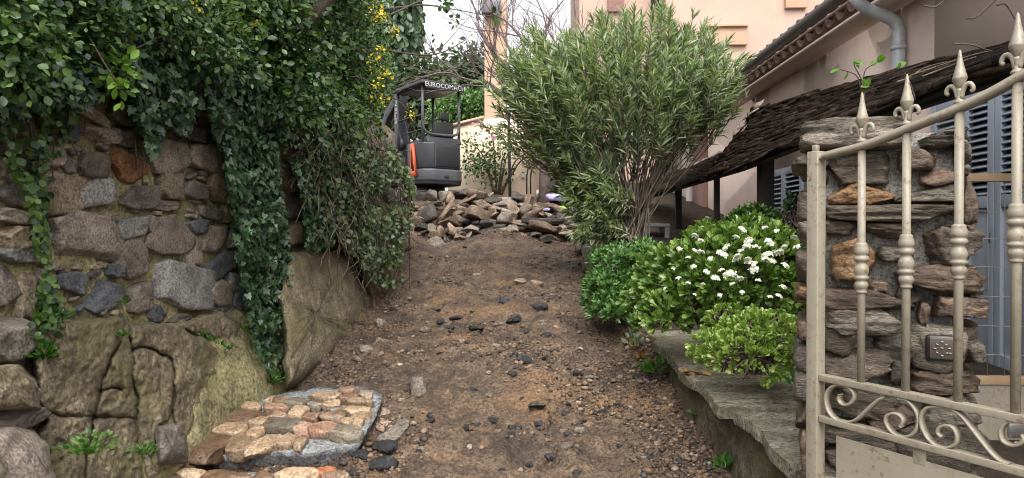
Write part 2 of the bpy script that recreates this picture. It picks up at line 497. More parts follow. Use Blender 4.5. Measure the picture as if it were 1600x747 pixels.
M['wood'] = rock_mat('twig_bark', [(.05, .034, .024), (.11, .078, .056), (.17, .13, .10)], sc=20, bs=.5, bd=.005, rough=.8, vary=.2)
M['stem'] = rock_mat('oleander_stem', [(.055, .042, .03), (.13, .10, .074), (.21, .17, .13)], sc=16, bs=.5, bd=.005, rough=.7, vary=.2, island=True)
M['bare'] = rock_mat('bare_twig_bark', [(.10, .065, .065), (.17, .12, .12), (.24, .18, .175)], sc=16, bs=.3, bd=.005, rough=.8, vary=.2)
M['trunk'] = rock_mat('trunk_bark', [(.03, .019, .013), (.075, .046, .032), (.13, .085, .06)], sc=8, aniso=(1, 1, .4), bs=1, bd=.02, rough=.85, vary=.2)
M['soil'] = rock_mat('dark_soil', [(.02, .014, .009), (.05, .034, .022), (.09, .062, .04)], sc=8, bs=1, bd=.03, rough=.95, vary=0, moss=(.03, .035, .012), mossamt=(.55, .7))

M['gate'] = plain('gate_paint', (.255, .225, .170), .45, 0, .08, 9, .12, .002, dirt=(.20, .17, .125))
def weather(m, col, sc, lo, hi, amt):
    nt = m.node_tree; b = nt.nodes['Principled BSDF']; src = b.inputs['Base Color'].links[0].from_socket
    v = coords(nt); w = noise(nt, v, sc, 6, .75)
    w2 = noise(nt, v, sc * .12, 3, .6)
    nt.links.new(mixc(nt, addm(nt, maprange(nt, w, lo, hi, 0, amt), maprange(nt, w2, .35, .6, .15, 1), 'MULTIPLY'), src, col), b.inputs['Base Color'])
weather(M['gate'], (.13, .07, .035), 55, .54, .63, .85)
weather(M['gate'], (.30, .275, .22), 120, .54, .66, .7)
M['pink'] = plain('pink_render', (.56, .435, .38), .9, 0, .08, 2.2, .35, .004, dirt=(.50, .385, .33))
M['pink2'] = plain('salmon_render', (.45, .325, .26), .9, 0, .08, 1.2, .3, .004, dirt=(.40, .26, .19))
for k_ in ('pink',): weather(M[k_], (.30, .225, .19), 3, .55, .80, .6)
M['brownpink'] = plain('brown_render', (.26, .15, .12), .9, 0, .1, 3, .3, .004)
M['cream'] = plain('cream_render', (.66, .53, .40), .9, 0, .08, 1.6, .3, .004, dirt=(.52, .42, .31))
M['orange'] = plain('apricot_render', (.48, .32, .22), .9, 0, .08, 1.6, .3, .004, dirt=(.40, .26, .18))
M['shutter'] = plain('blue_grey_shutter_paint', (.36, .40, .47), .55, 0, .12, 7, .2, .002, dirt=(.27, .30, .35), aniso=(1, 1, .3))
M['gutter'] = plain('dark_zinc_gutter', (.10, .105, .115), .38, .5, .2, 5, .1, .002)
M['zinc'] = plain('zinc_pipe', (.52, .54, .56), .45, .15, .15, 8, .12, .002, dirt=(.2, .2, .22))
M['whitepipe'] = plain('white_pipe', (.55, .53, .50), .5, 0, .1, 8, .1, .002, dirt=(.35, .30, .26))
M['tile'] = plain('roof_tile_clay', (.27, .18, .145), .85, 0, .3, 6, .4, .004, dirt=(.15, .10, .08))
M['black'] = plain('blackened_timber', (.02, .016, .014), .7, 0, .3, 10, .4, .004)
M['mdark'] = plain('machine_dark_grey', (.030, .032, .037), .42, 0, .1, 5, .05, .001, dirt=(.06, .055, .05))
M['mblack'] = plain('machine_black', (.016, .016, .018), .5, 0, .15, 6, .05, .001)
M['mgrey'] = plain('machine_grey', (.075, .078, .085), .45, 0, .1, 6, .05, .001, dirt=(.085, .075, .065))
M['morange'] = plain('machine_red_orange', (.62, .10, .035), .42, 0, .08, 6, .03, .001)
M['rubber'] = plain('track_rubber', (.028, .026, .024), .8, 0, .2, 20, .4, .004, dirt=(.10, .07, .045))
M['white'] = plain('white_lettering', (.55, .55, .53), .5, 0, .03, 6, 0)
M['ochre'] = plain('ochre_rail_paint', (.40, .29, .17), .55, 0, .15, 8, .2, .002, dirt=(.25, .12, .05))
M['wire'] = plain('grey_wire', (.30, .29, .27), .5, .4, .1, 8, 0)
M['keypad'] = plain('keypad_black', (.018, .017, .017), .4, 0, .1, 12, 0)
M['keyface'] = plain('keypad_bronze', (.085, .065, .055), .4, .3, .1, 12, .05, .001)
M['steel'] = plain('steel', (.5, .5, .5), .3, .9, .1, 8, 0)
M['greywood'] = plain('grey_painted_wood', (.40, .40, .40), .6, 0, .12, 6, .2, .002, dirt=(.25, .25, .24))
M['violet'] = plain('violet_plastic', (.38, .34, .62), .35, 0, .25, 5, .2, .01)
M['green'] = plain('green_plastic', (.22, .55, .06), .35, 0, .2, 5, .2, .01)
M['rust'] = plain('rusty_iron', (.16, .06, .035), .8, 0, .3, 9, .4, .004)

def ground_mat():
    m, nt, n, l, b = new_mat('drive_earth')
    v = coords(nt, (1, 1, 1), False)
    big = noise(nt, v, 1.1, 4, 0.6, 0.4)
    mid = noise(nt, v, 7, 6, 0.72, 0.2)
    fine = noise(nt, v, 60, 4, 0.7)
    cr = ramp(n, [(0.30, (.030, .020, .014)), (0.44, (.085, .054, .034)), (0.56, (.148, .096, .061)), (0.70, (.22, .155, .105))]); l.new(mid, cr.inputs[0])
    c = mixc(nt, maprange(nt, big, 0.54, 0.70, 0, .6), cr.outputs[0], (.265, .15, .066))
    dk = ramp(n, [(0.36, (.18, .17, .165)), (0.6, (1.2, 1.18, 1.12))]); l.new(fine, dk.inputs[0])
    c = mixc(nt, .8, c, dk.outputs[0], 'MULTIPLY')
    w = noise(nt, v, 2.4, 4, .65)
    c = mixc(nt, maprange(nt, w, .50, .66, 0, .75), c, (.036, .023, .016))
    l.new(c, b.inputs['Base Color'])
    l.new(maprange(nt, big, .35, .65, .52, .8), b.inputs['Roughness'])
    vo = n.new('ShaderNodeTexVoronoi'); vo.inputs['Scale'].default_value = 55; l.new(v, vo.inputs['Vector'])
    h = addm(nt, addm(nt, mid, 1.0, 'MULTIPLY'), addm(nt, fine, .4, 'MULTIPLY'))
    h = addm(nt, h, addm(nt, vo.outputs['Distance'], -.35, 'MULTIPLY'))
    bump(nt, b, h, 1.0, .03)
    return m
M['ground'] = ground_mat()
def pebble_mat():
    m, nt, n, l, b = new_mat('pebbles')
    g = n.new('ShaderNodeNewGeometry')
    cr = ramp(n, [(0, (.035, .022, .015)), (.35, (.085, .050, .030)), (.62, (.155, .095, .056)), (.80, (.21, .145, .095)), (.85, (.28, .22, .16)), (.86, (.018, .017, .017)), (1, (.05, .048, .047))])
    l.new(g.outputs['Random Per Island'], cr.inputs[0])
    v = coords(nt, (1, 1, 1), False)
    f = noise(nt, v, 90, 5, .7)
    dk = ramp(n, [(.3, (.5, .5, .5)), (.65, (1.15, 1.15, 1.15))]); l.new(f, dk.inputs[0])
    l.new(mixc(nt, .8, cr.outputs[0], dk.outputs[0], 'MULTIPLY'), b.inputs['Base Color'])
    b.inputs['Roughness'].default_value = .6
    bump(nt, b, f, .5, .005)
    return m
M['pebble'] = pebble_mat()

# ------------------------------------------------------------------ the ground
def sstep(x, a, b):
    t = np.clip((np.asarray(x, float) - a) / (b - a), 0, 1); return t * t * (3 - 2 * t)

HEAPX = float(PX(775, 330, 9.8)[0])
MNDX = float(PX(775, 365, 8.3)[0])
def gz(x, y, detail=True):
    x = np.asarray(x, float); y = np.asarray(y, float)
    z = np.where(y < 11.6, SL * y, SL * 11.6 + 0.03 * (y - 11.6))
    z = z + .20 * np.exp(-((x - MNDX) / .42) ** 2 - ((y - 8.5) / .45) ** 2)
    z = z + .34 * sstep(y, 8.7, 9.8) * (1 - sstep(y, 10.4, 11.4)) * np.exp(-((x - HEAPX) / 1.2) ** 4)
    z = z + .16 * sstep(-x, 1.15, 1.65) * sstep(y, 3.6, 4.6)
    if detail:
        P = np.stack([x, y, 0 * x], -1)
        z = z + .05 * fbm(P * 2.1, 3, 3) + .045 * fbm(P * 6, 3, 11) + .042 * np.abs(fbm(P * 15, 3, 21)) + sum(-.045 * np.exp(-((x - c_ - .14 * (y - 4) - .05 * np.sin(y * 1.3)) / .085) ** 2) + .025 * np.exp(-((x - c_ - .15 - .14 * (y - 4) - .05 * np.sin(y * 1.3)) / .07) ** 2) for c_ in (-.30, .18)) * sstep(y, 2.2, 3.2) * (1 - sstep(y, 6.5, 7.5)) * (.5 + .5 * np.sign(np.sin(y * 26 + x * 9)) * .5)
    return z

ys = 1.0 * (17.0 / 1.0) ** np.linspace(0, 1, 720)
xs = np.linspace(-2.6, 1.15, 380)
X, Y = np.meshgrid(xs, ys)
Z = gz(X, Y)
def grid_faces(r, c):
    i, j = np.meshgrid(np.arange(r - 1), np.arange(c - 1), indexing='ij')
    return np.stack([i * c + j, i * c + j + 1, (i + 1) * c + j + 1, (i + 1) * c + j], -1).reshape(-1, 4)
mk('path', np.stack([X, Y, Z], -1), grid_faces(*X.shape), M['ground'], smooth=True, label='dug-up brown earth drive climbing between the walls', kind='structure')

xs = np.linspace(-80, 80, 81); ys = np.concatenate([np.linspace(-25, 20, 40), np.linspace(24, 160, 24)])
X, Y = np.meshgrid(xs, ys)
Z = np.where(Y < 11.6, SL * Y, SL * 11.6 + .03 * (Y - 11.6)) - .12 + np.where(Y > 30, (Y - 30) * .035, 0)
mk('ground', np.stack([X, Y, Z], -1), grid_faces(*X.shape), M['soil'], smooth=True, kind='structure', label='dark bare soil spreading to the hills')

# bank of earth held up by the left wall
def walltop(y): return 2.02 + .10 * np.asarray(y, float)
yy = np.linspace(-1.5, 9.4, 90); tt = np.linspace(0, 1, 30)
Yb, Tb = np.meshgrid(yy, tt, indexing='ij')
endf = 1 - sstep(Yb, 6.9, 8.3)
Xb = xw(Yb) - .12 - 7 * Tb ** 1.3
Zb = walltop(Yb) - .06 + (2.0 * Tb ** .8 + .22 * fbm(np.stack([Xb, Yb, 0 * Xb], -1) * 1.5, 4, 5)) * endf
Zb = np.where(Yb > 6.9, walltop(6.9) * endf + (1 - endf) * (SL * Yb) + (Zb - walltop(Yb)) * endf, Zb)
mk('hillside', np.stack([Xb, Yb, Zb], -1), grid_faces(90, 30), M['soil'], smooth=True, kind='structure', label='overgrown earth bank behind the stone wall')

# terrace on the right
def tz(y):
    y = np.asarray(y, float)
    return .80 + .016 * y + .52 * sstep(y, 4.9, 6.3) + .14 * np.maximum(0, y - 6.6)
ys = np.linspace(.6, 15, 110); xs = np.linspace(.93, 2.75, 34)
X, Y = np.meshgrid(xs, ys)
Z = tz(Y) - .02 + .02 * fbm(np.stack([X, Y, 0 * X], -1) * 5, 4, 8)
mk('terrace', np.stack([X, Y, Z], -1), grid_faces(*X.shape), M['soil'], smooth=True, kind='structure', label='soil terrace between low wall and pink house')

# pebbles: nobody could count them
n = 95000
rg = np.random.default_rng(5)
y = 1 / rg.uniform(1 / 9.2, 1 / 1.7, n); x = rg.uniform(-1.75, .86, n)
keep = rg.uniform(0, 1, n) < .22 + .45 * sstep(x, -.5, .7) + .75 * (vnoise(np.stack([x * 2.6, y * 2.6, 0 * x], -1), 31))
x, y = x[keep], y[keep]; n = len(x)
ICO_V, ICO_F = None, None
bm = bmesh.new(); bmesh.ops.create_icosphere(bm, subdivisions=1, radius=1); ICO_V, ICO_F = bm_arrays(bm); ICO_F = ICO_F[0]
sz = np.clip(np.exp(rg.normal(-5.0, .50, n)), .003, .024)
sc3 = sz[:, None] * rg.uniform(.6, 1.3, (n, 3)) * np.array([1, 1, .6])
a = rg.uniform(0, 6.28, n)
V = ICO_V[None] * (1 + .25 * rg.uniform(-1, 1, (n, 12, 1))) * sc3[:, None]
ca, sa = np.cos(a)[:, None], np.sin(a)[:, None]
V = np.stack([V[..., 0] * ca - V[..., 1] * sa, V[..., 0] * sa + V[..., 1] * ca, V[..., 2]], -1)
V += np.stack([x, y, gz(x, y) + sz * .25], -1)[:, None]
mk('pebbles', V, (ICO_F[None] + (np.arange(n) * 12)[:, None, None]).reshape(-1, 3), M['pebble'], kind='stuff', label='small brown stones and crumbs strewn over the earth drive')

# ------------------------------------------------------------------ left stone wall
wall = empty('stone_wall', (xw(4), 4, .6), 'tall rubble stone wall with mossy joints along the left of the drive', 'wall')
ys = np.concatenate([np.linspace(.8, 4.6, 150), np.linspace(4.65, 7.9, 70)]); ts = np.linspace(0, 1, 120)
Yw, Tw = np.meshgrid(ys, ts, indexing='ij')
zb = SL * Yw - .25
Zw = zb + (walltop(Yw) - .55 * sstep(Yw, 6.9, 7.9) - zb) * Tw
P = np.stack([Yw, Zw, 0 * Yw], -1)
Xw = xw(Yw) - .010 + .030 * fbm(P * 5, 4, 2) + .012 * fbm(P * 22, 3, 9) + .24 * sstep(-(Zw - SL * Yw), -.70, .0) * (1 - sstep(Yw, 4.2, 4.8))
V = np.stack([Xw, Yw, Zw], -1).reshape(-1, 3); Fq = grid_faces(len(ys), len(ts))
back = V.reshape(len(ys), len(ts), 3)[:, [0, -1]].copy(); back[..., 0] = xw(back[..., 1]) - .45
mb = MB(); mb.add(V, Fq)
k = len(V); top = np.array([[i * len(ts) + len(ts) - 1, (i + 1) * len(ts) + len(ts) - 1] for i in range(len(ys) - 1)])
mb2V = back[:, 1]
mb.add(np.concatenate([V.reshape(len(ys), len(ts), 3)[:, -1], mb2V]), np.array([[i, len(ys) + i, len(ys) + i + 1, i + 1] for i in range(len(ys) - 1)]))
endc = V.reshape(len(ys), len(ts), 3)[-1]
ee = endc.copy(); ee[:, 0] -= .45
mb.add(np.concatenate([endc, ee]), np.array([[i, i + 1, len(ts) + i + 1, len(ts) + i] for i in range(len(ts) - 1)]))
mkb('mortar', mb, M['mortar'], wall, smooth=True)

WN = nrm(np.array([1, -WB, 0])); WS = nrm(np.array([WB, 1, 0])); UP = np.array([0, 0, 1.0])
def wall_stone(u, v, w, h, a, mat, proud=.055, seed=0, p=3.2, n=5, off=0.0):
    c = on_wall(u, v, off)
    e0 = on_wall(u - w / 2, v, off); e1 = on_wall(u + w / 2, v, off)
    L = abs((e1 - e0) @ WS); H = h * c[1] / F
    place_stone(c, L, H, a, mat, proud, seed, p, n)
def place_stone(c, L, H, a, mat, proud, seed, p=3.2, n=5):
    Vr, Q = rock((L * 1.12, .17, H * 1.14), seed, n, 9.0, 7, (.78, 1.05), .055, 1.8, axes=np.array([1, .18, 1]), hf=.05)
    ca, sa = math.cos(R(-a)), math.sin(R(-a))
    Vr = Vr @ np.array([[ca, 0, sa], [0, 1, 0], [-sa, 0, ca]])
    Vw = Vr @ basis(WS, WN, UP) + c + WN * (proud - .085)
    mk('stone', Vw, Q, M[mat], wall, smooth=True)
HERO = [
 (92,203,45,42,0,'st_blue'), (150,208,58,34,5,'st_brown'), (133,178,74,22,10,'st_tan'), (190,182,36,34,0,'st_dark'), (198,216,30,30,0,'st_dark'),
 (72,243,38,32,0,'st_brown'), (104,258,38,26,0,'st_brown'), (140,257,44,38,0,'st_dark'), (196,262,58,44,18,'st_rust'), (150,298,64,44,-8,'st_grey'),
 (92,302,72,62,0,'st_tan'), (12,268,40,32,5,'st_brown'), (18,303,50,38,0,'st_dark'), (18,337,54,24,4,'st_brown'), (215,309,62,34,-4,'st_dark'),
 (262,246,56,50,0,'st_brown'), (322,244,48,48,0,'st_brown'), (262,292,34,44,0,'st_tan'), (300,297,38,28,8,'st_dark'), (338,292,32,44,0,'st_tan'),
 (327,334,38,18,4,'st_dark'), (357,330,24,32,0,'st_tan'), (290,207,52,22,0,'st_dark'), (334,192,44,40,0,'st_dark'), (248,321,60,18,0,'st_brown'),
 (130,372,102,74,4,'st_brown'), (202,356,46,36,-8,'st_grey'), (22,372,54,34,6,'st_tan'), (20,398,48,26,4,'st_grey'), (36,462,30,66,0,'st_tan'),
 (8,446,34,60,0,'st_dark'), (110,444,44,40,15,'st_blue'), (92,438,15,26,10,'st_blue'), (160,461,62,48,-8,'st_blue'), (175,423,22,22,0,'st_blue'),
 (208,402,50,64,0,'st_brown'), (266,372,74,58,0,'st_brown'), (296,392,36,44,0,'st_brown'), (304,354,28,22,0,'st_blue'), (336,368,44,46,0,'st_brown'),
 (231,350,20,30,0,'st_dark'), (282,444,92,78,6,'st_grey'), (343,414,50,34,-15,'st_blue'), (338,456,36,38,10,'st_brown'), (366,440,22,30,0,'st_blue'),
 (373,468,26,36,0,'st_blue'), (352,482,22,18,0,'st_grey'), (216,466,34,42,-5,'st_brown'), (238,490,20,26,0,'st_blue'), (274,497,30,12,0,'st_dark'),
 (22,532,70,58,-8,'st_dark'), (40,652,54,28,-10,'st_dark'), (10,600,44,30,0,'st_brown'), (34,622,44,24,0,'st_brown'), (60,165,50,30,0,'st_dark'),
 (20,200,50,44,0,'st_dark'), (25,237,46,26,0,'st_brown'), (232,190,40,30,0,'st_dark'), (232,160,50,26,0,'st_dark'), (300,165,60,34,0,'st_dark'), (360,210,30,50,0,'st_dark'),
 (358,262,24,50,0,'st_brown'), (366,370,24,30,0,'st_dark'), (70,395,22,40,0,'st_dark'), (64,445,22,50,0,'st_brown'), (160,338,40,16,0,'st_tan'), (52,345,22,44,0,'st_dark')]
for i, (u, v, w, h, a, m) in enumerate(HERO):
    wall_stone(u, v, w, h, a, m, RNG.uniform(.016, .042), 100 + i, n=14 if w > 50 else 10, off=(.05 + .14 * (v - 490) / 250) if v > 510 else 0.0)
rgc = np.random.default_rng(33); hp = np.array([(u, v, w, h) for u, v, w, h, *_ in HERO], float); k_ = 0
for _ in range(900):                                   # small pinning stones in the joints
    u, v = rgc.uniform(4, 376), rgc.uniform(170, 490)
    if (np.abs(u - hp[:, 0]) < hp[:, 2] / 2 + 3.5).__and__(np.abs(v - hp[:, 1]) < hp[:, 3] / 2 + 3).any(): continue
    w, h = rgc.uniform(9, 17), rgc.uniform(7, 12)
    wall_stone(u, v, w, h, rgc.uniform(-25, 25), rgc.choice(['st_brown', 'st_dark', 'st_tan', 'st_blue']), rgc.uniform(.012, .03), 3000 + k_, n=5)
    hp = np.vstack([hp, (u, v, w, h)]); k_ += 1
    if k_ >= 46: break
# courses further on and above, half hidden by ivy
used = [on_wall(u, v) for u, v, *_ in HERO]
rg = np.random.default_rng(12); cnt = 0
cands = []
zrow = -.4
for row in range(24):
    h = rg.uniform(.13, .22); y = .9 + rg.uniform(0, .3)
    while y < 7.75:
        L = rg.uniform(.17, .40); cands.append((y + L / 2, row, L, h)); y += L + rg.uniform(.015, .05)
for (y, row, L, h) in cands:
    z = SL * y * .55 + .05 + row * .185 + rg.uniform(-.02, .02)
    if z > float(walltop(y)) - .08 - .55 * float(sstep(y, 6.9, 7.9)) or z < SL * y + .12: continue
    px = y * 0; c = np.array([xw(y), y, z])
    d = c - np.array([0, 0, CAMZ]); loc = d @ CR
    u = 800 + F * loc[0] / -loc[2]; v = 373.5 - F * loc[1] / -loc[2]
    if -20 < u < 392 and v > 150: continue
    if v > 385 and -20 < u < 590: continue
    place_stone(c, L, min(h, .19), rg.uniform(-8, 8), rg.choice(['st_brown', 'st_brown', 'st_dark', 'st_tan', 'st_dark', 'st_grey']), rg.uniform(.02, .05), 500 + cnt, 3.2, 6)
    cnt += 1
print('wall stones', cnt + len(HERO))

# bedrock at the foot of the wall
def dome(poly, off, proud, seed, rings=(1.07, 1.02, .96, .9, .8, .65, .48, .3, .14), amp=.035):
    P = np.asarray(poly, float); nx = np.roll(P, -1, 0); pts = []
    m = 110; per = np.linalg.norm(nx - P, axis=1); cum = np.concatenate([[0], np.cumsum(per)])
    for s in np.linspace(0, cum[-1], m, endpoint=False):
        i = min(np.searchsorted(cum, s, 'right') - 1, len(P) - 1); f = (s - cum[i]) / per[i]; pts.append(P[i] + f * (nx[i] - P[i]))
    pts = np.array(pts)
    for _ in range(3): pts = .5 * pts + .25 * (np.roll(pts, 1, 0) + np.roll(pts, -1, 0))
    pts += 2.5 * np.stack([vnoise(np.stack([pts[:, 0] * .06, pts[:, 1] * .06, 0 * pts[:, 0] + k], -1), seed) for k in (3, 8)], -1)
    c = pts.mean(0); V = []
    prof = dict(zip(rings, (-.06, .35, .66, .80, .88, .94, .98, 1.0, 1.01)))
    for s in rings:
        q = c + (pts - c) * s
        o = off(q[:, 1]) + (prof[s] * proud if prof[s] > 0 else prof[s])
        w = on_wall(q[:, 0], q[:, 1], o)
        w = w + WN * (amp * fbm(w * 4 + seed, 4, 40) + .018 * fbm(w * 16, 3, 41) + .008 * fbm(w * 45, 2, 42) )[:, None]
        V.append(w)
    w = on_wall(c[0], c[1], off(c[1]) + proud * 1.01)[None]; w = w + WN * (amp * fbm(w * 4 + seed, 4, 40) + .018 * fbm(w * 16, 3, 41) + .008 * fbm(w * 45, 2, 42))[:, None]; V.append(w)
    k = len(rings); V = np.concatenate(V)
    i, j = np.meshgrid(np.arange(k - 1), np.arange(m), indexing='ij'); j2 = (j + 1) % m
    Q = np.stack([i * m + j, i * m + j2, (i + 1) * m + j2, (i + 1) * m + j], -1).reshape(-1, 4)
    T = np.array([[(k - 1) * m + q, (k - 1) * m + (q + 1) % m, k * m] for q in range(m)])
    return V, [Q, T]
rockb = empty('rock_outcrop', on_ground(230, 740), 'mossy olive-brown bedrock face at the foot of the stone wall', 'rock')
offf = lambda v: .02 + .17 * np.clip((np.asarray(v, float) - 490) / 250, 0, 1.3)
OUT = [(30, 830), (46, 700), (60, 660), (52, 600), (48, 560), (56, 512), (100, 494), (150, 490), (188, 487), (205, 500), (240, 502), (262, 494), (300, 486), (350, 482), (382, 500), (394, 556), (414, 612), (408, 632), (360, 645), (312, 662), (296, 705), (290, 740), (286, 830)]
CRK = [[(203, 498), (192, 520), (172, 560), (158, 598), (148, 638), (143, 668), (139, 700), (134, 760)], [(205, 505), (206, 551), (211, 600), (213, 640), (216, 690), (228, 735), (232, 800)], [(152, 611), (175, 606), (190, 609)], [(146, 654), (180, 650), (212, 656)],
       [(56, 640), (90, 646), (144, 650)], [(58, 690), (70, 712), (80, 760)], [(209, 546), (226, 541), (250, 552), (268, 566), (274, 584), (270, 623), (267, 652), (284, 690), (290, 720)], [(292, 512), (318, 528), (345, 542), (366, 556)], [(330, 528), (352, 540), (378, 548), (392, 556)],
       [(240, 720), (246, 690), (250, 664), (268, 654)]]
def seg_dist(P, line):
    d = np.full(len(P), 1e9); L = np.asarray(line, float)
    for a_, b_ in zip(L[:-1], L[1:]):
        ab = b_ - a_; t = np.clip(((P - a_) @ ab) / (ab @ ab), 0, 1); d = np.minimum(d, np.linalg.norm(P - a_ - t[:, None] * ab, axis=1))
    return d
us = np.arange(20, 440, 2.0); vs = np.arange(470, 836, 2.2)
Ug, Vg = np.meshgrid(us, vs); Pg = np.column_stack([Ug.ravel(), Vg.ravel()])
jit = np.column_stack([fbm(np.column_stack([Pg * .05, 0 * Pg[:, 0] + k]), 3, 60 + k) for k in (0, 1)]) * 7
Pj = Pg + jit
ins = in_poly(Pj, OUT); edge = seg_dist(Pj, OUT + [OUT[0]]) * np.where(ins, 1, -1)
W = on_wall(Pg[:, 0], Pg[:, 1], 0)
q = np.column_stack([W[:, 1], W[:, 2], 0 * W[:, 1]])
relief = .045 * fbm(q * 2.4, 2, 44) + .016 * fbm(q * 9, 4, 45) + .011 * fbm(q * 38, 3, 46)
relief -= .008 * np.maximum(0, .10 - np.abs(fbm(q * 4 + 5, 4, 47))) / .10
blk = np.zeros(len(Pg))
for k, line in enumerate(CRK):
    d = seg_dist(Pj, line)
    wd = 1.0 + .7 * fbm(np.column_stack([Pg * .06, 0 * Pg[:, 0] + k]), 2, 66)
    blk -= np.clip(wd, .15, 2) * (.034 * np.exp(-(d / 1.6) ** 2) + .010 * np.exp(-(d / 7) ** 2))
off = offf(Pg[:, 1]) * .8 + .06 + relief + blk 
off = np.where(edge > 0, off - .13 * np.exp(-(edge / 7) ** 2), -.10)
V = on_wall(Pg[:, 0], Pg[:, 1], off)
Fg = grid_faces(len(vs), len(us)); keep = (edge > -4).reshape(-1)[Fg].all(1)
Fg = Fg[keep]; usedv = np.unique(Fg); remap = np.full(len(V), -1); remap[usedv] = np.arange(len(usedv))
mk('rock_face', V[usedv], remap[Fg], M['outcrop'], rockb, smooth=True)
for i, (poly, pr, m) in enumerate([([(-30, 672), (30, 664), (66, 690), (80, 735), (80, 800), (-40, 800)], .14, 'st_brown'), ([(-30, 572), (30, 572), (52, 600), (58, 640), (-30, 640)], .12, 'outcrop'), ([(245, 666), (284, 662), (296, 700), (292, 724), (244, 726)], .11, 'st_dark')]):
    V, Fs = dome(poly, offf, pr, 60 + i)
    mk('rock_block', V, Fs, M[m], rockb, smooth=True)
rock2 = empty('rock_outcrop', on_wall(500, 520), 'sloping mossy rock face between the two ivy curtains', 'rock')
for i, (poly, pr, o) in enumerate([([(450, 398), (505, 388), (538, 398), (572, 452), (590, 500), (530, 545), (450, 610), (436, 470)], .12, .03),
                                   ([(548, 372), (600, 362), (622, 410), (632, 470), (590, 490), (560, 410)], .10, .03)]):
    V, Fs = dome(poly, lambda v, o=o: o + .0011 * np.clip(np.asarray(v, float) - 390, 0, 200), pr, 80 + i)
    mk('rock_block', V, Fs, M['outcrop'], rock2, smooth=True)

# ------------------------------------------------------------------ low wall, kerb
lw = empty('low_wall', (.86, 3.5, .6), 'low rough rendered wall along the right of the drive capped with wet flat slabs', 'wall')
def lwx(y): return .835 + .05 * np.exp(-((y - 2.0) / .8) ** 2) + .015 * np.sin(y * 3)
def lwz(y): return .80 + .016 * y
ys = np.linspace(.7, 5.5, 260); ts = np.linspace(0, 1, 36)
Yl, Tl = np.meshgrid(ys, ts, indexing='ij')
zb = SL * Yl - .3
Zl = zb + (lwz(Yl) - .03 - zb) * Tl
P = np.stack([Yl, Zl, 0 * Yl], -1)
Xl = lwx(Yl) + .045 + (1 - Tl) * -.05 - .030 * fbm(P * 5, 4, 77) - .018 * fbm(P * 17, 3, 78)
mk('wall_face', np.stack([Xl, Yl, Zl], -1), grid_faces(260, 36), M['lowwall'], lw, smooth=True)
def slab_piece(name, y0, y1, x0, x1, ztop, th, mat, parent, seed, jag=.02):
    rg = np.random.default_rng(seed); m = 26
    yy = np.linspace(y0, y1, m)
    left = np.stack([x0 + jag * fbm(np.stack([yy * 6, 0 * yy, 0 * yy + seed], -1), 4, seed % 50) * 2, yy], -1)
    right = np.stack([np.full(m, x1), yy], -1)
    cols = 12; V = []
    for t in np.linspace(0, 1, cols):
        q = left * (1 - t) + right * t
        z = ztop(q[:, 1]) + .006 * fbm(np.stack([q[:, 0] * 6, q[:, 1] * 6, 0 * yy + seed], -1), 4, 3)
        V.append(np.column_stack([q, z]))
    V = np.stack(V, 1); top = V.reshape(-1, 3); Q = grid_faces(m, cols)
    mb = MB(); mb.add(top, Q)
    for e in (V[:, 0], V[0], V[-1], V[:, -1]):
        lo = e.copy(); lo[:, 2] -= th; k = len(e)
        mid = (e + lo) / 2; mid += rg.normal(0, .006, mid.shape)
        mb.add(np.concatenate([e, mid, lo]), np.array([[r * k + i, r * k + i + 1, (r + 1) * k + i + 1, (r + 1) * k + i] for r in (0, 1) for i in range(k - 1)]))
    mkb(name, mb, mat, parent, smooth=False)
sb = [.7, 1.55, 2.28, 2.92, 3.5, 4.15, 4.9, 5.45]
for i in range(7):
    dz = [.0, .006, -.004, .008, -.003, .005, .0][i]
    slab_piece('slab', sb[i] + .006, sb[i + 1] - .006, float(lwx((sb[i] + sb[i + 1]) / 2)) - [.0, .01, .0, .02, .0, .015, .0][i], 1.30, lambda y, dz=dz: lwz(y) + dz, .05, M['slab'], lw, 300 + i)

kb = empty('stone_kerb', PX(925, 395, 6.8), 'short raised stone kerb beside the oleander trunk', 'kerb')
for i in range(13):
    y = 5.95 + i * .36; t = min(1, max(0, (7.9 - y) / 2.3))
    c = np.array([.70 + .02 * math.sin(i * 1.7) - .03 * (y > 7), y, tz(y) - .17 + .03 * math.sin(i * 2.3)])
    Vr, Q = rock((.24, .40, .30), 700 + i, 6, 6, 6, (.75, 1.0), .06)
    mk('stone', Vr + c, Q, M[['st_grey', 'st_brown', 'rub_grey', 'st_dark'][i % 4]], kb, smooth=True)

# ------------------------------------------------------------------ cobbled slab fragments
def cobble_plane(h): return lambda x, y: on_ground(230 + np.asarray(x, float) / 3.556, 580 + np.asarray(y, float) / 3.556, h)
gn = nrm(np.array([0, -SL, 1.0])); gy = nrm(np.array([0, 1, SL])); gx = np.array([1.0, 0, 0])
def cobble(parent, cp, x, y, w, h, a, mat, seed, hgt):
    c = cp(x, y); e0, e1 = cp(x - w / 2, y), cp(x + w / 2, y); f0, f1 = cp(x, y - h / 2), cp(x, y + h / 2)
    L = np.linalg.norm(e1 - e0); D = np.linalg.norm(f1 - f0)
    T = .11 * min(1, L / .18 + .2)
    D = max(D - T * .45, .06)
    Vr, Q = rock((L * 1.0, D * 1.02, T), seed, 8, 3.4, 6, (.70, .96), .06, 1.6)
    Vr[:, 2] = np.where(Vr[:, 2] > T * .22, T * .22 + (Vr[:, 2] - T * .22) * .35, Vr[:, 2])
    ca, sa = math.cos(R(-a)), math.sin(R(-a))
    Vr = Vr @ np.array([[ca, sa, 0], [-sa, ca, 0], [0, 0, 1]])
    mk('cobblestone', Vr @ basis(gx, gy, gn) + c + gn * hgt, Q, M[mat], parent, smooth=True)
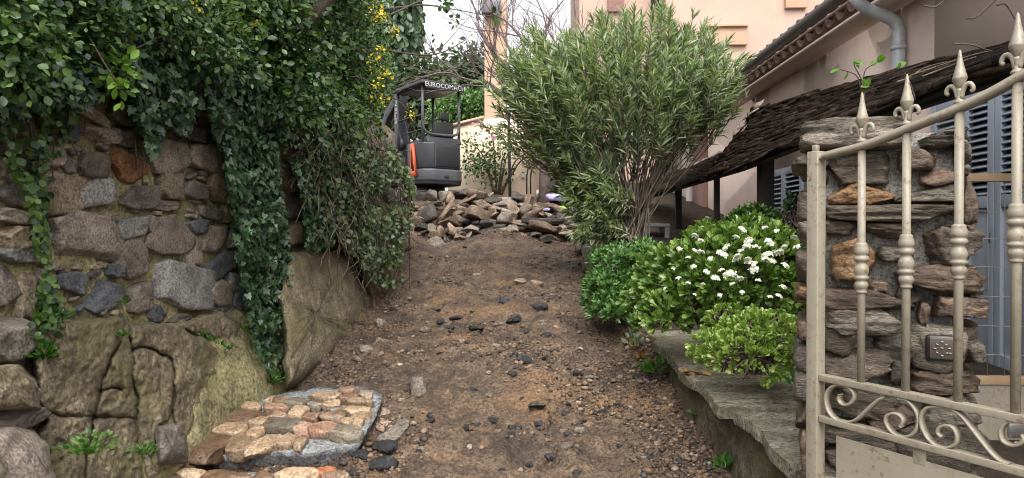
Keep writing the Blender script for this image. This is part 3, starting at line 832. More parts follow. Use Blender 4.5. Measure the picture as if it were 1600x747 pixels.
frag = empty('cobbled_paving_slab', on_ground(440, 690), 'broken slab of tan river cobbles set in grey cement, lying at the wall foot', 'paving slab')
CB = [(335,415,215,170,0,'cob_brown'), (518,390,160,115,0,'cob_tan'), (640,395,130,130,30,'cob_tan'), (764,362,122,82,0,'cob_tan'), (850,372,66,74,0,'cob_tan'),
 (985,308,175,80,22,'cob_tan'), (1100,328,195,84,-6,'cob_grey'), (460,312,185,76,4,'cob_tan'), (598,316,96,74,0,'cob_tan'), (755,280,205,84,12,'cob_grey'),
 (885,298,130,74,10,'cob_tan'), (1138,262,125,64,0,'cob_tan'), (1165,214,160,64,0,'cob_tan'), (512,242,285,80,12,'cob_brown'), (605,264,125,50,0,'cob_tan'),
 (920,232,112,62,20,'cob_tan'), (1030,240,145,58,8,'cob_tan'), (722,234,115,50,0,'cob_tan'), (836,206,112,62,8,'cob_tan'), (562,188,170,48,8,'cob_tan'),
 (715,186,135,52,0,'cob_tan'), (830,156,135,62,10,'cob_grey'), (735,146,90,46,0,'cob_tan'), (680,140,72,34,0,'cob_tan'), (985,126,185,52,6,'cob_tan'),
 (1110,136,130,44,4,'cob_brown'), (930,172,90,42,0,'cob_grey'), (1022,166,95,46,0,'cob_tan'), (1182,160,150,48,6,'cob_tan'), (1213,114,76,38,0,'cob_tan'), (1120,94,120,36,0,'cob_tan'),
 (1035,195,80,40,0,'cob_grey'), (1075,200,50,30,0,'cob_brown')]
cp = cobble_plane(.115)
for i, (x, y, w, h, a, m) in enumerate(CB): cobble(frag, cp, x, y, w, h, a, m if i % 5 or m != 'cob_tan' else 'cob_rose', 900 + i, -.025)
def bed(outl, htop, hbot, seed, inset=None):
    P = np.asarray(outl, float); pts = []
    nx = np.roll(P, -1, 0)
    for a_, b_ in zip(P, nx):
        k = max(2, int(np.linalg.norm(b_ - a_) / 18))
        for t in np.arange(k) / k: pts.append(a_ + t * (b_ - a_))
    pts = np.array(pts); m = len(pts); c = pts.mean(0)
    rg = np.random.default_rng(seed)
    pts = pts + rg.normal(0, 3.0, pts.shape)
    cpt, cpb = cobble_plane(htop), cobble_plane(hbot)
    w = cpt(pts[:, 0], pts[:, 1]); cw = cpt(c[0], c[1]); V = []
    wb = w - gn * (htop - hbot)
    dout = nrm((w - cw) * np.array([1, 1, 0]))
    for s in (0.0, .35, .7, .9, 1.0):
        q = cw + (w - cw) * s; q = q + gn * (.012 * fbm(q * 18, 4, seed))[:, None]; V.append(q)
    for t in (.3, .65, 1.0):
        q = w + (wb - w) * t - dout * (.05 * t) + gn * 0; q = q + (.018 * np.stack([fbm(q * 20 + k, 3, seed + k) for k in (0, 5, 9)], -1)); V.append(q)
    k = len(V); V = np.concatenate(V)
    i, j = np.meshgrid(np.arange(k - 1), np.arange(m), indexing='ij'); j2 = (j + 1) % m
    return V, np.stack([i * m + j, i * m + j2, (i + 1) * m + j2, (i + 1) * m + j], -1).reshape(-1, 4)
V, Q = bed([(300, 470), (400, 478), (470, 470), (600, 462), (760, 455), (900, 452), (1010, 445), (1100, 425), (1190, 395), (1215, 340), (1262, 260), (1300, 180), (1305, 130), (1260, 105), (1150, 85), (900, 95), (690, 125), (540, 180), (370, 290), (270, 350), (235, 430)], .072, -.03, 3)
mk('cement_bed', V, Q, M['cement'], frag, smooth=True)
frag2 = empty('cobbled_paving_slab', on_ground(400, 745), 'nearer cobbled paving fragment cut off by the bottom of the photo', 'paving slab')
CB2 = [(130,548,270,84,4,'cob_brown'), (245,560,190,74,14,'cob_tan'), (55,590,140,54,0,'cob_tan'), (440,575,300,86,6,'cob_brown'), (640,566,140,76,-8,'cob_brown'), (830,560,240,96,0,'cob_tan'),
 (990,535,115,56,0,'cob_terra'), (1040,568,160,74,8,'cob_tan'), (150,640,180,70,0,'cob_tan'), (340,660,200,80,0,'cob_brown'), (560,660,220,80,0,'cob_tan'), (800,665,200,80,0,'cob_brown'), (1000,660,190,80,0,'cob_tan'), (900,590,60,50,0,'cob_brown')]
cp2 = cobble_plane(.10)
for i, (x, y, w, h, a, m) in enumerate(CB2): cobble(frag2, cp2, x, y, w, h, a, m, 950 + i, -.03)
V, Q = bed([(20, 575), (300, 565), (560, 560), (700, 560), (960, 540), (1090, 550), (1110, 620), (1080, 720), (500, 730), (60, 720), (0, 640)], .06, -.04, 4)
mk('cement_bed', V, Q, M['cement'], frag2, smooth=True)

# loose lumps beside the slab
def lump(name, u, v, w, h, mat, seed, label, cat, group=None, n=6, flat=.6, cuts=7, p=3.0, yaw=None, tilt=.3, rough=.10, sink=.25, smooth=False):
    c = on_ground(u, v + h * .3, 0); rg = np.random.default_rng(seed)
    y = c[1]; L = w * y / F; H = h * y / F
    Vr, Q = rock((L, L * rg.uniform(.6, 1.0), max(H * flat * 1.3, L * .25)), seed, n, 6, cuts + 2, (.5, .95), rough, 2.4, hf=.16)
    Vr = Vr @ rot(rg.uniform(-tilt, tilt), rg.uniform(-tilt, tilt), rg.uniform(-.5, .5) if yaw is None else yaw).T
    z0 = Vr[:, 2].min(); Hh = Vr[:, 2].max() - z0
    Vr[:, 2] += -z0 - sink * Hh
    g = float(gz(c[0], c[1]))
    if group:
        label += ', %s %s' % ('upper' if v < 480 else 'middle' if v < 600 else 'lower', 'left' if u < 720 else 'centre' if u < 870 else 'right')
    return mk(name, Vr + np.array([c[0], c[1], g]), Q, M[mat], label=label, cat=cat, group=group, smooth=smooth)
lump('asphalt_lump', 602, 699, 40, 30, 'asphalt', 21, 'upper of two big black asphalt lumps beside the cobbled slab', 'asphalt', n=8)
lump('asphalt_lump', 598, 726, 44, 26, 'asphalt', 22, 'lower of two big black asphalt lumps beside the cobbled slab', 'asphalt', n=8)
lump('asphalt_lump', 566, 712, 34, 20, 'asphalt', 23, 'flat black asphalt piece tucked under the cobbled slab edge', 'asphalt', n=8)
lump('asphalt_lump', 556, 734, 26, 18, 'asphalt', 24, 'small black asphalt lump at the corner of the nearer cobbled slab', 'asphalt', n=6)
lump('loose_stone', 656, 610, 26, 32, 'rub_grey', 25, 'upright pale stone standing on the mortar patch', 'stone', n=8, flat=1.0)
lump('loose_stone', 642, 604, 14, 14, 'asphalt', 26, 'black lump leaning on the upright pale stone', 'asphalt')
mp = [(1275, 365), (1330, 345), (1370, 300), (1420, 210), (1440, 150), (1490, 140), (1500, 190), (1460, 240), (1460, 300), (1420, 345), (1380, 380), (1280, 385)]
V, Q = bed(mp, .03, -.03, 9)
mk('mortar_patch', V, Q, M['rub_grey'], smooth=True, label='thin pale mortar patch left beside the cobbled slab', cat='mortar')
V, Q = bed([(1320, 150), (1400, 120), (1440, 150), (1380, 260), (1310, 330), (1265, 320), (1300, 220)], .022, -.03, 10)
mk('mortar_patch', V, Q, M['rub_brown'], smooth=True, label='brown stony mortar strip against the cobbled slab side', cat='mortar')

# ------------------------------------------------------------------ lumps on the drive
AS = [(789,468,20,16),(715,494,20,11),(746,520,24,10),(688,504,14,14),(679,486,18,8),(698,516,22,8),(827,521,14,12),(852,531,16,10),(635,549,9,9),(802,500,22,12),(848,486,24,14),(770,657,14,10),
 (742,611,12,9),(672,657,11,11),(660,706,10,9),(745,668,10,10),(728,676,12,12),(842,655,14,12),(900,740,14,16),(858,712,14,18),(656,575,10,8),(820,572,26,14),(800,590,14,12),(850,563,12,10),(946,632,20,10),(888,636,10,7),(964,636,10,7),(1062,726,10,16),(1000,652,8,8),(930,640,9,8),(612,490,8,7),(905,588,16,14)]
for i, (u, v, w, h) in enumerate(AS):
    big = {0: 'largest black asphalt lump in the middle of the drive'}
    lump('asphalt_crumb', u, v, w * 1.15, h, 'asphalt', 1100 + i, big.get(i, 'small black crumb of broken asphalt on the drive'), 'asphalt', None if i in big else 'asphalt crumbs on the drive', n=6, rough=.14)
ST = [(923,590,24,10,'rub_grey'),(885,700,30,16,'sch_dark'),(915,468,14,11,'rub_brown'),(650,702,14,16,'sch_dark'),(596,505,18,18,'rub_grey'),(570,484,20,10,'rub_brown'),(572,553,24,12,'rub_grey'),(558,562,18,8,'rub_brown'),
 (600,536,26,10,'rub_brown'),(664,517,20,9,'rub_grey'),(722,532,10,8,'rub_grey'),(772,541,22,9,'rub_grey'),(855,553,12,10,'rub_brown'),(837,632,30,10,'rub_dark'),(905,664,16,8,'rub_grey'),(690,440,14,9,'rub_grey'),
 (838,440,22,10,'rub_brown'),(812,447,20,8,'rub_brown'),(868,520,14,9,'rub_brown'),(730,448,10,8,'rub_brown'),(1070,722,12,10,'rub_brown'),(990,720,14,10,'rub_brown'),(1022,594,12,9,'rub_brown'),(988,576,10,10,'rub_brown'),
 (985,636,12,9,'rub_grey'),(745,427,12,6,'rub_grey'),(668,462,14,8,'rub_brown'),(640,470,12,6,'rub_grey')]
SLB = {0: 'pale flat grey stone right of centre on the drive', 1: 'broad dark flat stone lying low on the drive', 4: 'pale blocky stone on the left bank', 6: 'wide pale flat stone on the left bank'}
for i, (u, v, w, h, m) in enumerate(ST):
    lump('loose_stone', u, v, w, h, m, 1200 + i, SLB.get(i, 'small brown-grey stone half sunk in the drive'), 'stone', None if i in SLB else 'loose stones on the drive', n=6, flat=.8)
rg = np.random.default_rng(99)
for i in range(150):
    u, v = rg.uniform(480, 1040), rg.uniform(395, 740)
    if u < 640 and v > 590 or u > 930 and v < 520: continue
    if u < 560 and v < 480: continue
    s = rg.uniform(7, 14) * (.6 + .6 * (v - 390) / 350)
    bl = rg.uniform() < .35
    lump('asphalt_crumb' if bl else 'loose_stone', u, v, s, s * .6, 'asphalt' if bl else rg.choice(['rub_brown', 'rub_brown', 'rub_grey']), 1300 + i,
         'small black crumb of broken asphalt on the drive' if bl else 'small brown-grey stone half sunk in the drive', 'asphalt' if bl else 'stone',
         'asphalt crumbs on the drive' if bl else 'loose stones on the drive', n=4, flat=.8, sink=.35)

# ------------------------------------------------------------------ rubble heap
def rub(x, y): return 640 + x / 5.714, 270 + y / 5.714
def chunk(x, y, w, h, a, mat, seed, label, group='rubble heap chunks', thick=None, dd=0.0, tilt=.35, n=6):
    u, v = rub(x, y); d = 8.5 + (388 - v) / 90 * 1.1 + dd
    c = PX(u, v, d); rg = np.random.default_rng(seed)
    W, H = w / 5.714 * d / F, h / 5.714 * d / F
    T = thick if thick else max(.5 * min(W, H), .08) + .08
    Vr, Q = rock((W * 1.1, T, H * 1.1), seed, n, 9, 8, (.5, .92), .035, 2.0, hf=.05)
    Vr = Vr @ rot(rg.uniform(-tilt, tilt), 0, rg.uniform(-tilt, tilt)).T
    Vr = Vr @ rot(0, R(a), 0).T
    if group:
        label = '%s broken concrete chunk in the %s of the rubble heap' % ({'rub_brown': 'brown', 'rub_grey': 'pale grey', 'rub_dark': 'dark'}[mat], 'left third' if x < 480 else 'middle' if x < 1000 else 'right third')
    mk('rubble_chunk', Vr + c, Q, M[mat], label=label, cat='rubble', group=group)
RB = [(420,195,200,60,-8,'rub_dark',None,.3),(600,215,200,70,12,'rub_brown',None,.3),(740,240,160,70,0,'rub_dark',None,.3),(980,225,170,90,10,'rub_dark','dark burnt-looking block on the right crest of the heap',.3),(1060,260,120,120,0,'rub_brown',None,.3),(520,180,220,40,10,'rub_dark',None,.3),(640,400,260,120,18,'rub_brown','largest brown slab tilted in the middle of the rubble heap',.35),(860,275,220,90,0,'rub_grey','pale concrete block on the crest of the rubble heap',.3),
 (890,405,210,110,0,'rub_grey','rough grey concrete lump right of the biggest slab in the heap',.3),(915,520,150,100,-25,'rub_grey','pale angular block at the front foot of the rubble heap',.2),(1190,490,260,100,10,'rub_brown','long tan slab lying low on the right of the rubble heap',.25),
 (560,500,110,80,10,'rub_grey',None,.2),(505,240,190,44,-25,'rub_brown','thin slab sloping up to the right on top of the heap',.3),(650,285,190,90,16,'rub_brown','tilted slab below the excavator on top of the heap',.25),
 (360,250,70,150,18,'rub_brown','upright pointed shard sticking out of the heap',.12),(300,370,44,280,32,'rub_brown','long slab leaning on edge left in the heap',.2),(140,380,210,160,-20,'rub_dark','dark block at the left end of the rubble heap',.3),
 (180,205,120,110,0,'rub_grey','rounded pale boulder at the left end behind the heap',.25),(310,225,110,100,0,'rub_grey',None,.2),(1100,370,190,80,-22,'rub_brown','wedge-shaped block near the plank in the heap',.25),
 (255,612,160,80,6,'rub_grey','flat pale stone fallen in front of the heap on the left',.25),(212,490,66,66,0,'rub_grey',None,.15),(460,345,110,90,10,'rub_brown',None,.2),(1030,330,120,90,0,'rub_grey',None,.2),
 (760,320,110,90,-20,'rub_brown',None,.2),(370,500,80,150,-30,'rub_brown',None,.15),(210,545,100,80,20,'rub_brown',None,.2),(450,580,110,70,0,'rub_brown',None,.2),(60,560,120,60,0,'rub_brown',None,.2),(1030,580,80,60,0,'rub_brown',None,.15),
 (1370,495,110,80,-15,'rub_grey',None,.2),(1390,540,120,50,-5,'rub_grey',None,.2),(1230,590,120,60,-10,'rub_dark',None,.2),(1120,560,100,60,0,'rub_dark',None,.2),(400,420,130,90,20,'rub_brown',None,.2),(800,485,120,50,0,'rub_dark',None,.2),
 (280,520,60,120,-25,'rub_brown',None,.15),(110,490,130,60,0,'rub_dark',None,.2),(700,470,140,60,10,'rub_dark',None,.2),(480,430,170,60,25,'rub_dark',None,.2),(930,330,110,80,10,'rub_brown',None,.2),(1480,500,100,90,0,'rub_grey',None,.2),
 (60,430,100,90,0,'rub_brown',None,.2),(240,280,120,40,8,'rub_dark',None,.2),(980,455,110,60,0,'rub_brown',None,.2),(1330,450,150,60,0,'rub_dark',None,.25)]
for i, (x, y, w, h, a, m, lab, th) in enumerate(RB):
    chunk(x, y, w, h, a, m, 1500 + i, lab or 'broken concrete chunk in the rubble heap', 'rubble heap chunks' if not lab else None, th)
rg = np.random.default_rng(61)
for i in range(130):
    x, y = rg.uniform(20, 1480), rg.uniform(190, 600)
    if y < 185 + abs(x - 650) * .20: continue
    s = rg.uniform(40, 120)
    chunk(x, y, s * 1.15, s * rg.uniform(.25, .55), rg.uniform(-40, 40), rg.choice(['rub_brown', 'rub_brown', 'rub_grey', 'rub_dark']), 1700 + i, 'broken concrete chunk in the rubble heap', dd=rg.uniform(-.05, .25), n=4)
# charred plank on the heap
c0, c1 = PX(*rub(1000, 425), 9.0), PX(*rub(1450, 440), 8.95)
e = nrm(c1 - c0); s = np.cross(e, UP)
Vb, Fb = box((0, 0, 0), (np.linalg.norm(c1 - c0), .16, .07), .012)
Vb = Vb + .012 * np.stack([vnoise(Vb * 9 + k, k) for k in range(3)], -1)
mk('charred_plank', Vb @ basis(e, s, UP) + (c0 + c1) / 2, Fb, M['rub_dark'], label='dark flat plank lying across the right of the rubble heap', cat='plank')

# ------------------------------------------------------------------ stone gate pillar
PD = 2.2
pil = empty('stone_pillar', PX(1390, 700, PD + .25), 'thick gate pillar of stacked schist stones behind the metal gate', 'pillar')
PYAW = R(22)
pe = np.array([math.cos(PYAW), -math.sin(PYAW), 0]); pn = np.array([math.sin(PYAW), math.cos(PYAW), 0])   # along the face, into the pillar
PO = PX(1266, 400, PD) * np.array([1, 1, 0])
def on_p(u, v):
    q = hit_plane(u, v, PO, pn); return np.array([(q - PO) @ pe, PD, q[2]])
PB = basis(pe, pn, UP)
def ptf(V): return (np.asarray(V, float) - np.array([0, PD, 0])) @ PB + PO
pl, pr_ = on_p(1266, 400)[0], on_p(1512, 400)[0]
ptop = on_p(1300, 205)[2]
V, Q = CS[14]; V = V / (np.abs(V) ** 14).sum(1, keepdims=True) ** (1 / 14)
V = V * np.array([(pr_ - pl) / 2 - .01, .23, (ptop - .1) / 2]) + np.array([(pl + pr_) / 2, PD + .27, (ptop + .1) / 2])
V = V + .018 * np.stack([fbm(V * 9 + 7 * k, 4, 50 + k) for k in range(3)], -1)
mk('mortar', ptf(V), Q, M['p_mortar'], pil, smooth=True)
PS = [(1256,172,1447,236,'sch_grey',.05),(1440,196,1516,232,'sch_grey',.02),(1238,236,1300,268,'sch_grey',.03),(1262,262,1300,300,'sch_dark',.0),(1292,236,1388,288,'sch_dark',.0),(1406,230,1472,266,'sch_brown',.03),
 (1440,262,1497,294,'sch_brown',.03),(1494,212,1518,254,'sch_grey',.02),(1492,256,1523,276,'sch_grey',.02),(1502,278,1527,348,'sch_brown',.03),(1296,284,1404,320,'sch_rust',.03),(1398,288,1500,320,'sch_grey',.02),(1288,318,1502,348,'sch_dark',.03),
 (1246,300,1296,345,'sch_dark',.0),(1286,344,1350,368,'sch_dark',.0),(1346,348,1430,372,'sch_dark',.02),(1428,346,1540,412,'sch_dark',.04),(1300,374,1374,436,'sch_rust',.05),(1374,380,1432,414,'sch_grey',.01),(1408,416,1547,454,'sch_brown',.04),
 (1354,440,1388,458,'sch_brown',.02),(1240,450,1270,478,'sch_rust',.03),(1276,455,1428,490,'sch_brown',.04),(1458,466,1540,498,'sch_brown',.04),(1433,474,1452,512,'sch_brown',.03),(1290,484,1412,520,'sch_grey',.03),(1286,504,1348,552,'sch_dark',.02),
 (1352,524,1440,562,'sch_grey',.015),(1496,510,1540,540,'sch_dark',.02),(1494,538,1539,567,'sch_grey',.02),(1246,498,1280,538,'sch_brown',.02),(1240,540,1284,580,'sch_grey',.02),(1284,550,1392,602,'sch_dark',.03),(1388,562,1432,602,'sch_dark',.01),
 (1426,586,1545,614,'sch_brown',.04),(1284,602,1402,646,'sch_dark',.03),(1346,640,1444,672,'sch_brown',.03),(1446,612,1540,670,'sch_grey',.03),(1284,660,1402,692,'sch_dark',.03),(1398,668,1542,738,'sch_dark',.04),(1284,690,1404,760,'sch_dark',.03),
 (1240,582,1282,626,'sch_grey',.02),(1244,630,1282,676,'sch_dark',.02),(1246,678,1282,735,'sch_brown',.03),(1246,345,1292,390,'sch_grey',.01),(1244,392,1294,448,'sch_dark',.01),(1400,736,1545,800,'sch_dark',.03),(1246,740,1400,800,'sch_dark',.03),
 (1400,452,1436,480,'sch_dark',.0),(1500,448,1538,470,'sch_dark',.01),(1246,800,1420,870,'sch_dark',.02),(1410,800,1545,860,'sch_brown',.02),(1246,868,1380,930,'sch_brown',.02),(1380,860,1545,930,'sch_dark',.02)]
for i, (u0, v0, u1, v1, m, pr) in enumerate(PS):
    a = on_p(u0, v1); b = on_p(u1, v0); W = b[0] - a[0]; H = b[2] - a[2]
    cap = i < 2
    D = .52 if cap else .30
    Vr, Q = rock((W * 1.05, D, H * 1.08), 2000 + i, 14 if W > .12 else 8, 9, 8, (.80, 1.04), .05, 2.8, layer=.05 if m in ('sch_grey', 'sch_dark') else .03, axes=np.array([1, .4, 1]), hf=.07)
    if cap: Vr[:, 2] *= 1 - .15 * np.abs(Vr[:, 0] / W)
    z = on_p((u0 + u1) / 2, (v0 + v1) / 2)
    mk('stone', ptf(Vr + np.array([(a[0] + b[0]) / 2, PD - pr + D / 2, (a[2] + b[2]) / 2])), Q, M[m], pil, smooth=False)
rg = np.random.default_rng(8); z = .25          # far half of the pillar
while z < ptop - .08:
    h = rg.uniform(.06, .12)
    for sx in (0, 1):
        for k in range(1):
            Vr, Q = rock(((pr_ - pl) * .56, .26, h), int(z * 1000) + sx, 6, 8, 5, (.82, 1.02), .06, 2.0, layer=.04)
            mk('stone', ptf(Vr + np.array([pl + (pr_ - pl) * (.25 + .5 * sx) + rg.uniform(-.02, .02), PD + .43, z + h / 2])), Q, M[rg.choice(['sch_dark', 'sch_grey', 'sch_brown'])], pil, smooth=True)
    z += h + .012

kp = empty('door_keypad', ptf(on_p(1466, 540)), 'square black entry keypad mounted on the stone pillar', 'keypad')
c = on_p(1466, 540); c[1] = PD - .045
Vb, Fb = box((c[0], c[1], c[2]), (.080, .03, .077), .012); mk('housing', ptf(Vb), Fb, M['keypad'], kp)
Vb, Fb = box((c[0], c[1] - .016, c[2]), (.062, .004, .060), .0015); mk('face_plate', ptf(Vb), Fb, M['keyface'], kp)
mb = MB()
for (kx, kz, a) in [(0, .02, 0), (-.012, .012, .4), (.010, .012, -.4), (-.018, 0, .3), (0, .002, .2), (.018, .002, -.2), (-.012, -.012, .5), (.012, -.012, -.3), (0, -.02, .3), (.02, -.012, .2)]:
    Vb, Fb = box((0, 0, 0), (.0075, .003, .0035)); mb.add(ptf(Vb @ rot(0, a, 0).T + np.array([c[0] + kx, c[1] - .0195, c[2] + kz])), Fb)
mkb('key_marks', mb, M['wire'], kp)
Vp, Fp = rock((.15, .06, .14), 77, 10, 5, 3, (.85, 1), .08); Vp = Vp + np.array([c[0], PD - .012, c[2] - .005])
mk('mortar_patch', ptf(Vp), Fp, M['sch_grey'], pil, smooth=True)

# ------------------------------------------------------------------ the metal gate
G0 = PX(1275, 400, 1.9); G1 = PX(1600, 400, 1.9 * .775)
ge = nrm((G1 - G0) * np.array([1, 1, 0])); gnv = nrm(np.array([ge[1], -ge[0], 0]))
if gnv @ (np.array([0, 0, 0]) - G0 * np.array([1, 1, 0])) < 0: gnv = -gnv
def gp(u, v): return hit_plane(u, v, G0, gnv)
gbase = np.array([G0[0], G0[1], SL * G0[1] + .06])
gate = empty('metal_gate', gbase, 'cream-beige wrought metal gate leaf with spear points and scrolls in the right foreground', 'gate')
def glen(p): return float((p - G0) @ ge)
def gpos(a, z, o=0.0): return np.array([G0[0], G0[1], 0]) + ge * a + UP * z + gnv * o
END = 1.05
def gbox(a0, a1, z0, z1, t, bev=.002):
    V, Fs = box(((a0 + a1) / 2, 0, (z0 + z1) / 2), (a1 - a0, t, z1 - z0), bev)
    return V @ basis(ge, gnv, UP) + np.array([G0[0], G0[1], 0]), Fs
ztop = gp(1275, 237)[2]
mkb('post', gbox(-.0175, .0175, gbase[2], ztop, .036, .003), M['gate'], gate)
mkb('post_cap', gbox(-.010, .006, ztop + .0005, ztop + .018, .014, .003), M['gate'], gate)
mkb('post', gbox(END, END + .04, gbase[2], 2.35, .04, .003), M['gate'], gate)
r1 = np.array([gp(1284, 589), gp(1600, 655)]); z1 = r1[:, 2].mean()
r2 = np.array([gp(1284, 654), gp(1600, 736)]); z2 = r2[:, 2].mean()
mkb('rail', gbox(.0185, END, z1 - .009, z1 + .009, .026, .002), M['gate'], gate)
mkb('rail', gbox(.0185, END, z2 - .009, z2 + .009, .026, .002), M['gate'], gate)
tr = [gp(u, v) for u, v in [(1284, 245), (1315, 237), (1350, 228), (1383, 216), (1415, 203), (1455, 187), (1495, 171), (1550, 145), (1597, 119)]]
d1 = tr[-1] - tr[-2]; tr += [tr[-1] + d1, tr[-1] + 2 * d1 + UP * .01, tr[-1] + 3.2 * d1 + UP * .015]
trail = curve_pts(np.array(tr), 60)
mkb('top_rail', sweep(trail, [(-.0085, -.014), (.0085, -.014), (.0085, .014), (-.0085, .014)], gnv), M['gate'], gate)
def rail_z(a):
    aa = [(p - G0) @ ge for p in trail]; return float(np.interp(a, aa, trail[:, 2]))
def finial():
    mb = MB()
    mb.add(*lathe([(.0095, .0), (.0125, .003), (.0125, .006), (.0075, .012), (.0065, .02), (.0075, .03), (.008, .036)], 12))
    def four(prof):
        V = np.concatenate([[[r, 0, z], [0, r, z], [-r, 0, z], [0, -r, z]] for r, z in prof]); n = len(prof)
        Q = np.array([[i * 4 + j, i * 4 + (j + 1) % 4, (i + 1) * 4 + (j + 1) % 4, (i + 1) * 4 + j] for i in range(n - 1) for j in range(4)])
        return V, [Q, np.array([[0, 3, 2, 1]]), np.array([[4 * n - 4, 4 * n - 3, 4 * n - 2, 4 * n - 1]])]
    mb.add(*four([(.007, .034), (.010, .042), (.0175, .058), (.0175, .061), (.013, .075), (.007, .100), (.0035, .122), (.001, .127)]))
    for s in (-1, 1):
        pts = curve_pts(np.array([(s * .003, 0, .012), (s * .006, 0, .028), (s * .012, 0, .041), (s * .021, 0, .045), (s * .028, 0, .038), (s * .029, 0, .029), (s * .024, 0, .026)]), 14)
        mb.add(*tube(pts, np.linspace(.0065, .0045, 14), seg=8))
    mb.add(*tube(np.array([[0, -.010, .014], [0, -.013, .03], [0, -.008, .045]]), .005, .003, 6))
    return mb.data()
FV, FF = finial()
cprof = [(.0105, -.001), (.0135, .001), (.0135, .006), (.0115, .009), (.0145, .013), (.0165, .019), (.0175, .024), (.0150, .030), (.0125, .034), (.0155, .037), (.0185, .041), (.0185, .045), (.0145, .049), (.0155, .052), (.0175, .058), (.0180, .066), (.0165, .072), (.0140, .078), (.0115, .084), (.0135, .087), (.0175, .091), (.0190, .095), (.0170, .101), (.0135, .105), (.0165, .108), (.0182, .115), (.0172, .124), (.0145, .132), (.0148, .136), (.0105, .140)]
CV, CF = lathe(cprof, 16)
rods = [(1346, 144, 219, 379, 458), (1416, 116, 197, 366, 450), (1498, 78, 160, 350, 436), (1588, 20, 110, 318, 410)]
ra = [glen(gp(u, 400)) for u, *_ in rods]
sp = (ra[-1] - ra[0]) / 3
for k in range(7):
    a = ra[k] if k < 4 else ra[3] + sp * (k - 3)
    zt = rail_z(a)
    if a > END - .04: break
    if k < 4:
        u, t0, t1, c0, c1 = rods[k]
        ztip, zc0, zc1 = gp(u, t0)[2], gp(u, c0)[2], gp(u, c1)[2]
    else: ztip, zc0, zc1 = zt + .145, zc0 + .02, zc1 + .02
    rod = mkb('rod', tube([gpos(a, z1 + .0095), gpos(a, (z1 + zt) / 2), gpos(a, zt - .009)], .0098, seg=14), M['gate'], gate, smooth=True)
    base = zt + .0088
    sc = (ztip - base) / .127
    mkb('spear_finial', ((FV * np.array([min(1.05, sc), min(1.05, sc), sc])) @ basis(ge, gnv, UP) + gpos(a, base), FF), M['gate'], gate, smooth=False)
    h = (zc0 - zc1)
    mkb('collar', ((CV * np.array([1, 1, h / .14])) @ basis(ge, gnv, UP) + gpos(a, zc1), CF), M['gate'], gate, smooth=True)
def gz_(pts): return np.array([gp(1230 + x / 3.994, 560 + y / 3.994) for x, y in pts])
SCR = [
 [(335,225),(328,255),(345,282),(375,290),(405,275),(424,240),(415,205),(385,178),(340,165),(295,172),(262,200),(247,245),(252,300),(277,350),(320,386),(380,396),(440,378),(520,305),(580,255),(625,240)],
 [(700,250),(755,262),(800,310),(824,370),(818,430),(788,472),(740,489),(690,480),(647,445),(622,395),(630,357),(665,342),(705,352),(728,385),(715,425)],
 [(972,490),(946,465),(956,432),(990,417),(1035,427),(1063,470),(1062,520),(1033,547),(980,556),(920,533),(872,480),(842,410),(842,355),(872,312),(920,300),(985,303),(1045,322),(1100,365),(1160,440),(1230,530),(1290,600),(1340,640),(1400,662)],
 [(1560,420),(1500,396),(1430,388),(1370,402),(1338,450),(1350,510),(1400,540),(1450,536),(1480,505),(1470,470)]]
for s_ in SCR:
    pts = curve_pts(gz_(s_), len(s_) * 5)
    mkb('scroll', sweep(pts, [(-.003, -.010), (.003, -.010), (.003, .010), (-.003, .010)], gnv), M['gate'], gate)
pa = glen(gp(1307, 690)); pz = gp(1307, 681)[2]
mkb('sheet_panel', gbox(pa, END - .03, gbase[2] + .06, pz, .004, .001), M['gate'], gate)
ta = glen(gp(1437, 705))
mkb('tab', gbox(ta - .015, ta + .015, pz - .012, z2 - .0092, .005, .001), M['gate'], gate)

# wicket gate with wire mesh behind the pillar
WD = 2.62
wk = empty('wire_mesh_gate', PX(1560, 700, WD), 'ochre-railed wire mesh wicket gate in front of the blue shutters', 'gate')
def wbox(u0, v0, u1, v1, t=.03, d=WD, bev=.002):
    a = PX(u0, v1, d); b = PX(u1, v0, d)
    return box(((a[0] + b[0]) / 2, d, (a[2] + b[2]) / 2), (b[0] - a[0], t, b[2] - a[2]), bev)
mkb('rail', wbox(1508, 271, 1720, 284), M['ochre'], wk)
mkb('rail', wbox(1500, 588, 1720, 600), M['ochre'], wk)
mkb('sheet_panel', wbox(1500, 601, 1720, 900, .01), M['gate'], wk)
mkb('post', wbox(1521, 640, 1541, 905, .04, WD - .05), M['gate'], wk)
mkb('post', wbox(1722, 260, 1745, 905, .04), M['gate'], wk)
for u in range(1516, 1720, 27):
    a, b = PX(u, 285, WD - .006), PX(u + (u % 7) - 3, 588, WD - .006)
    mkb('wire', tube(np.array([a, (a + b) / 2 + np.array([.002, 0, 0]), b]), .0013, seg=5), M['wire'], wk)
for v in (329, 372, 416, 462, 508, 553):
    a, b = PX(1506, v, WD - .009), PX(1722, v + 3, WD - .009)
    mkb('wire', tube(np.array([a, (a + b) / 2 - UP * .004, b]), .0013, seg=5), M['wire'], wk)
a = PX(1578, 672, WD - .012)
mkb('lock_plate', box(a + np.array([.05, 0, 0]), (.11, .008, .05), .002), M['steel'], wk)
Vk, Fk = lathe([(.005, 0), (.012, .01), (.017, .022), (.014, .032), (.002, .036)], 14)
mkb('knob', (Vk @ np.array([[1, 0, 0], [0, 0, 1], [0, -1, 0]]).astype(float) + PX(1583, 694, WD - .02), Fk), M['steel'], wk, smooth=True)

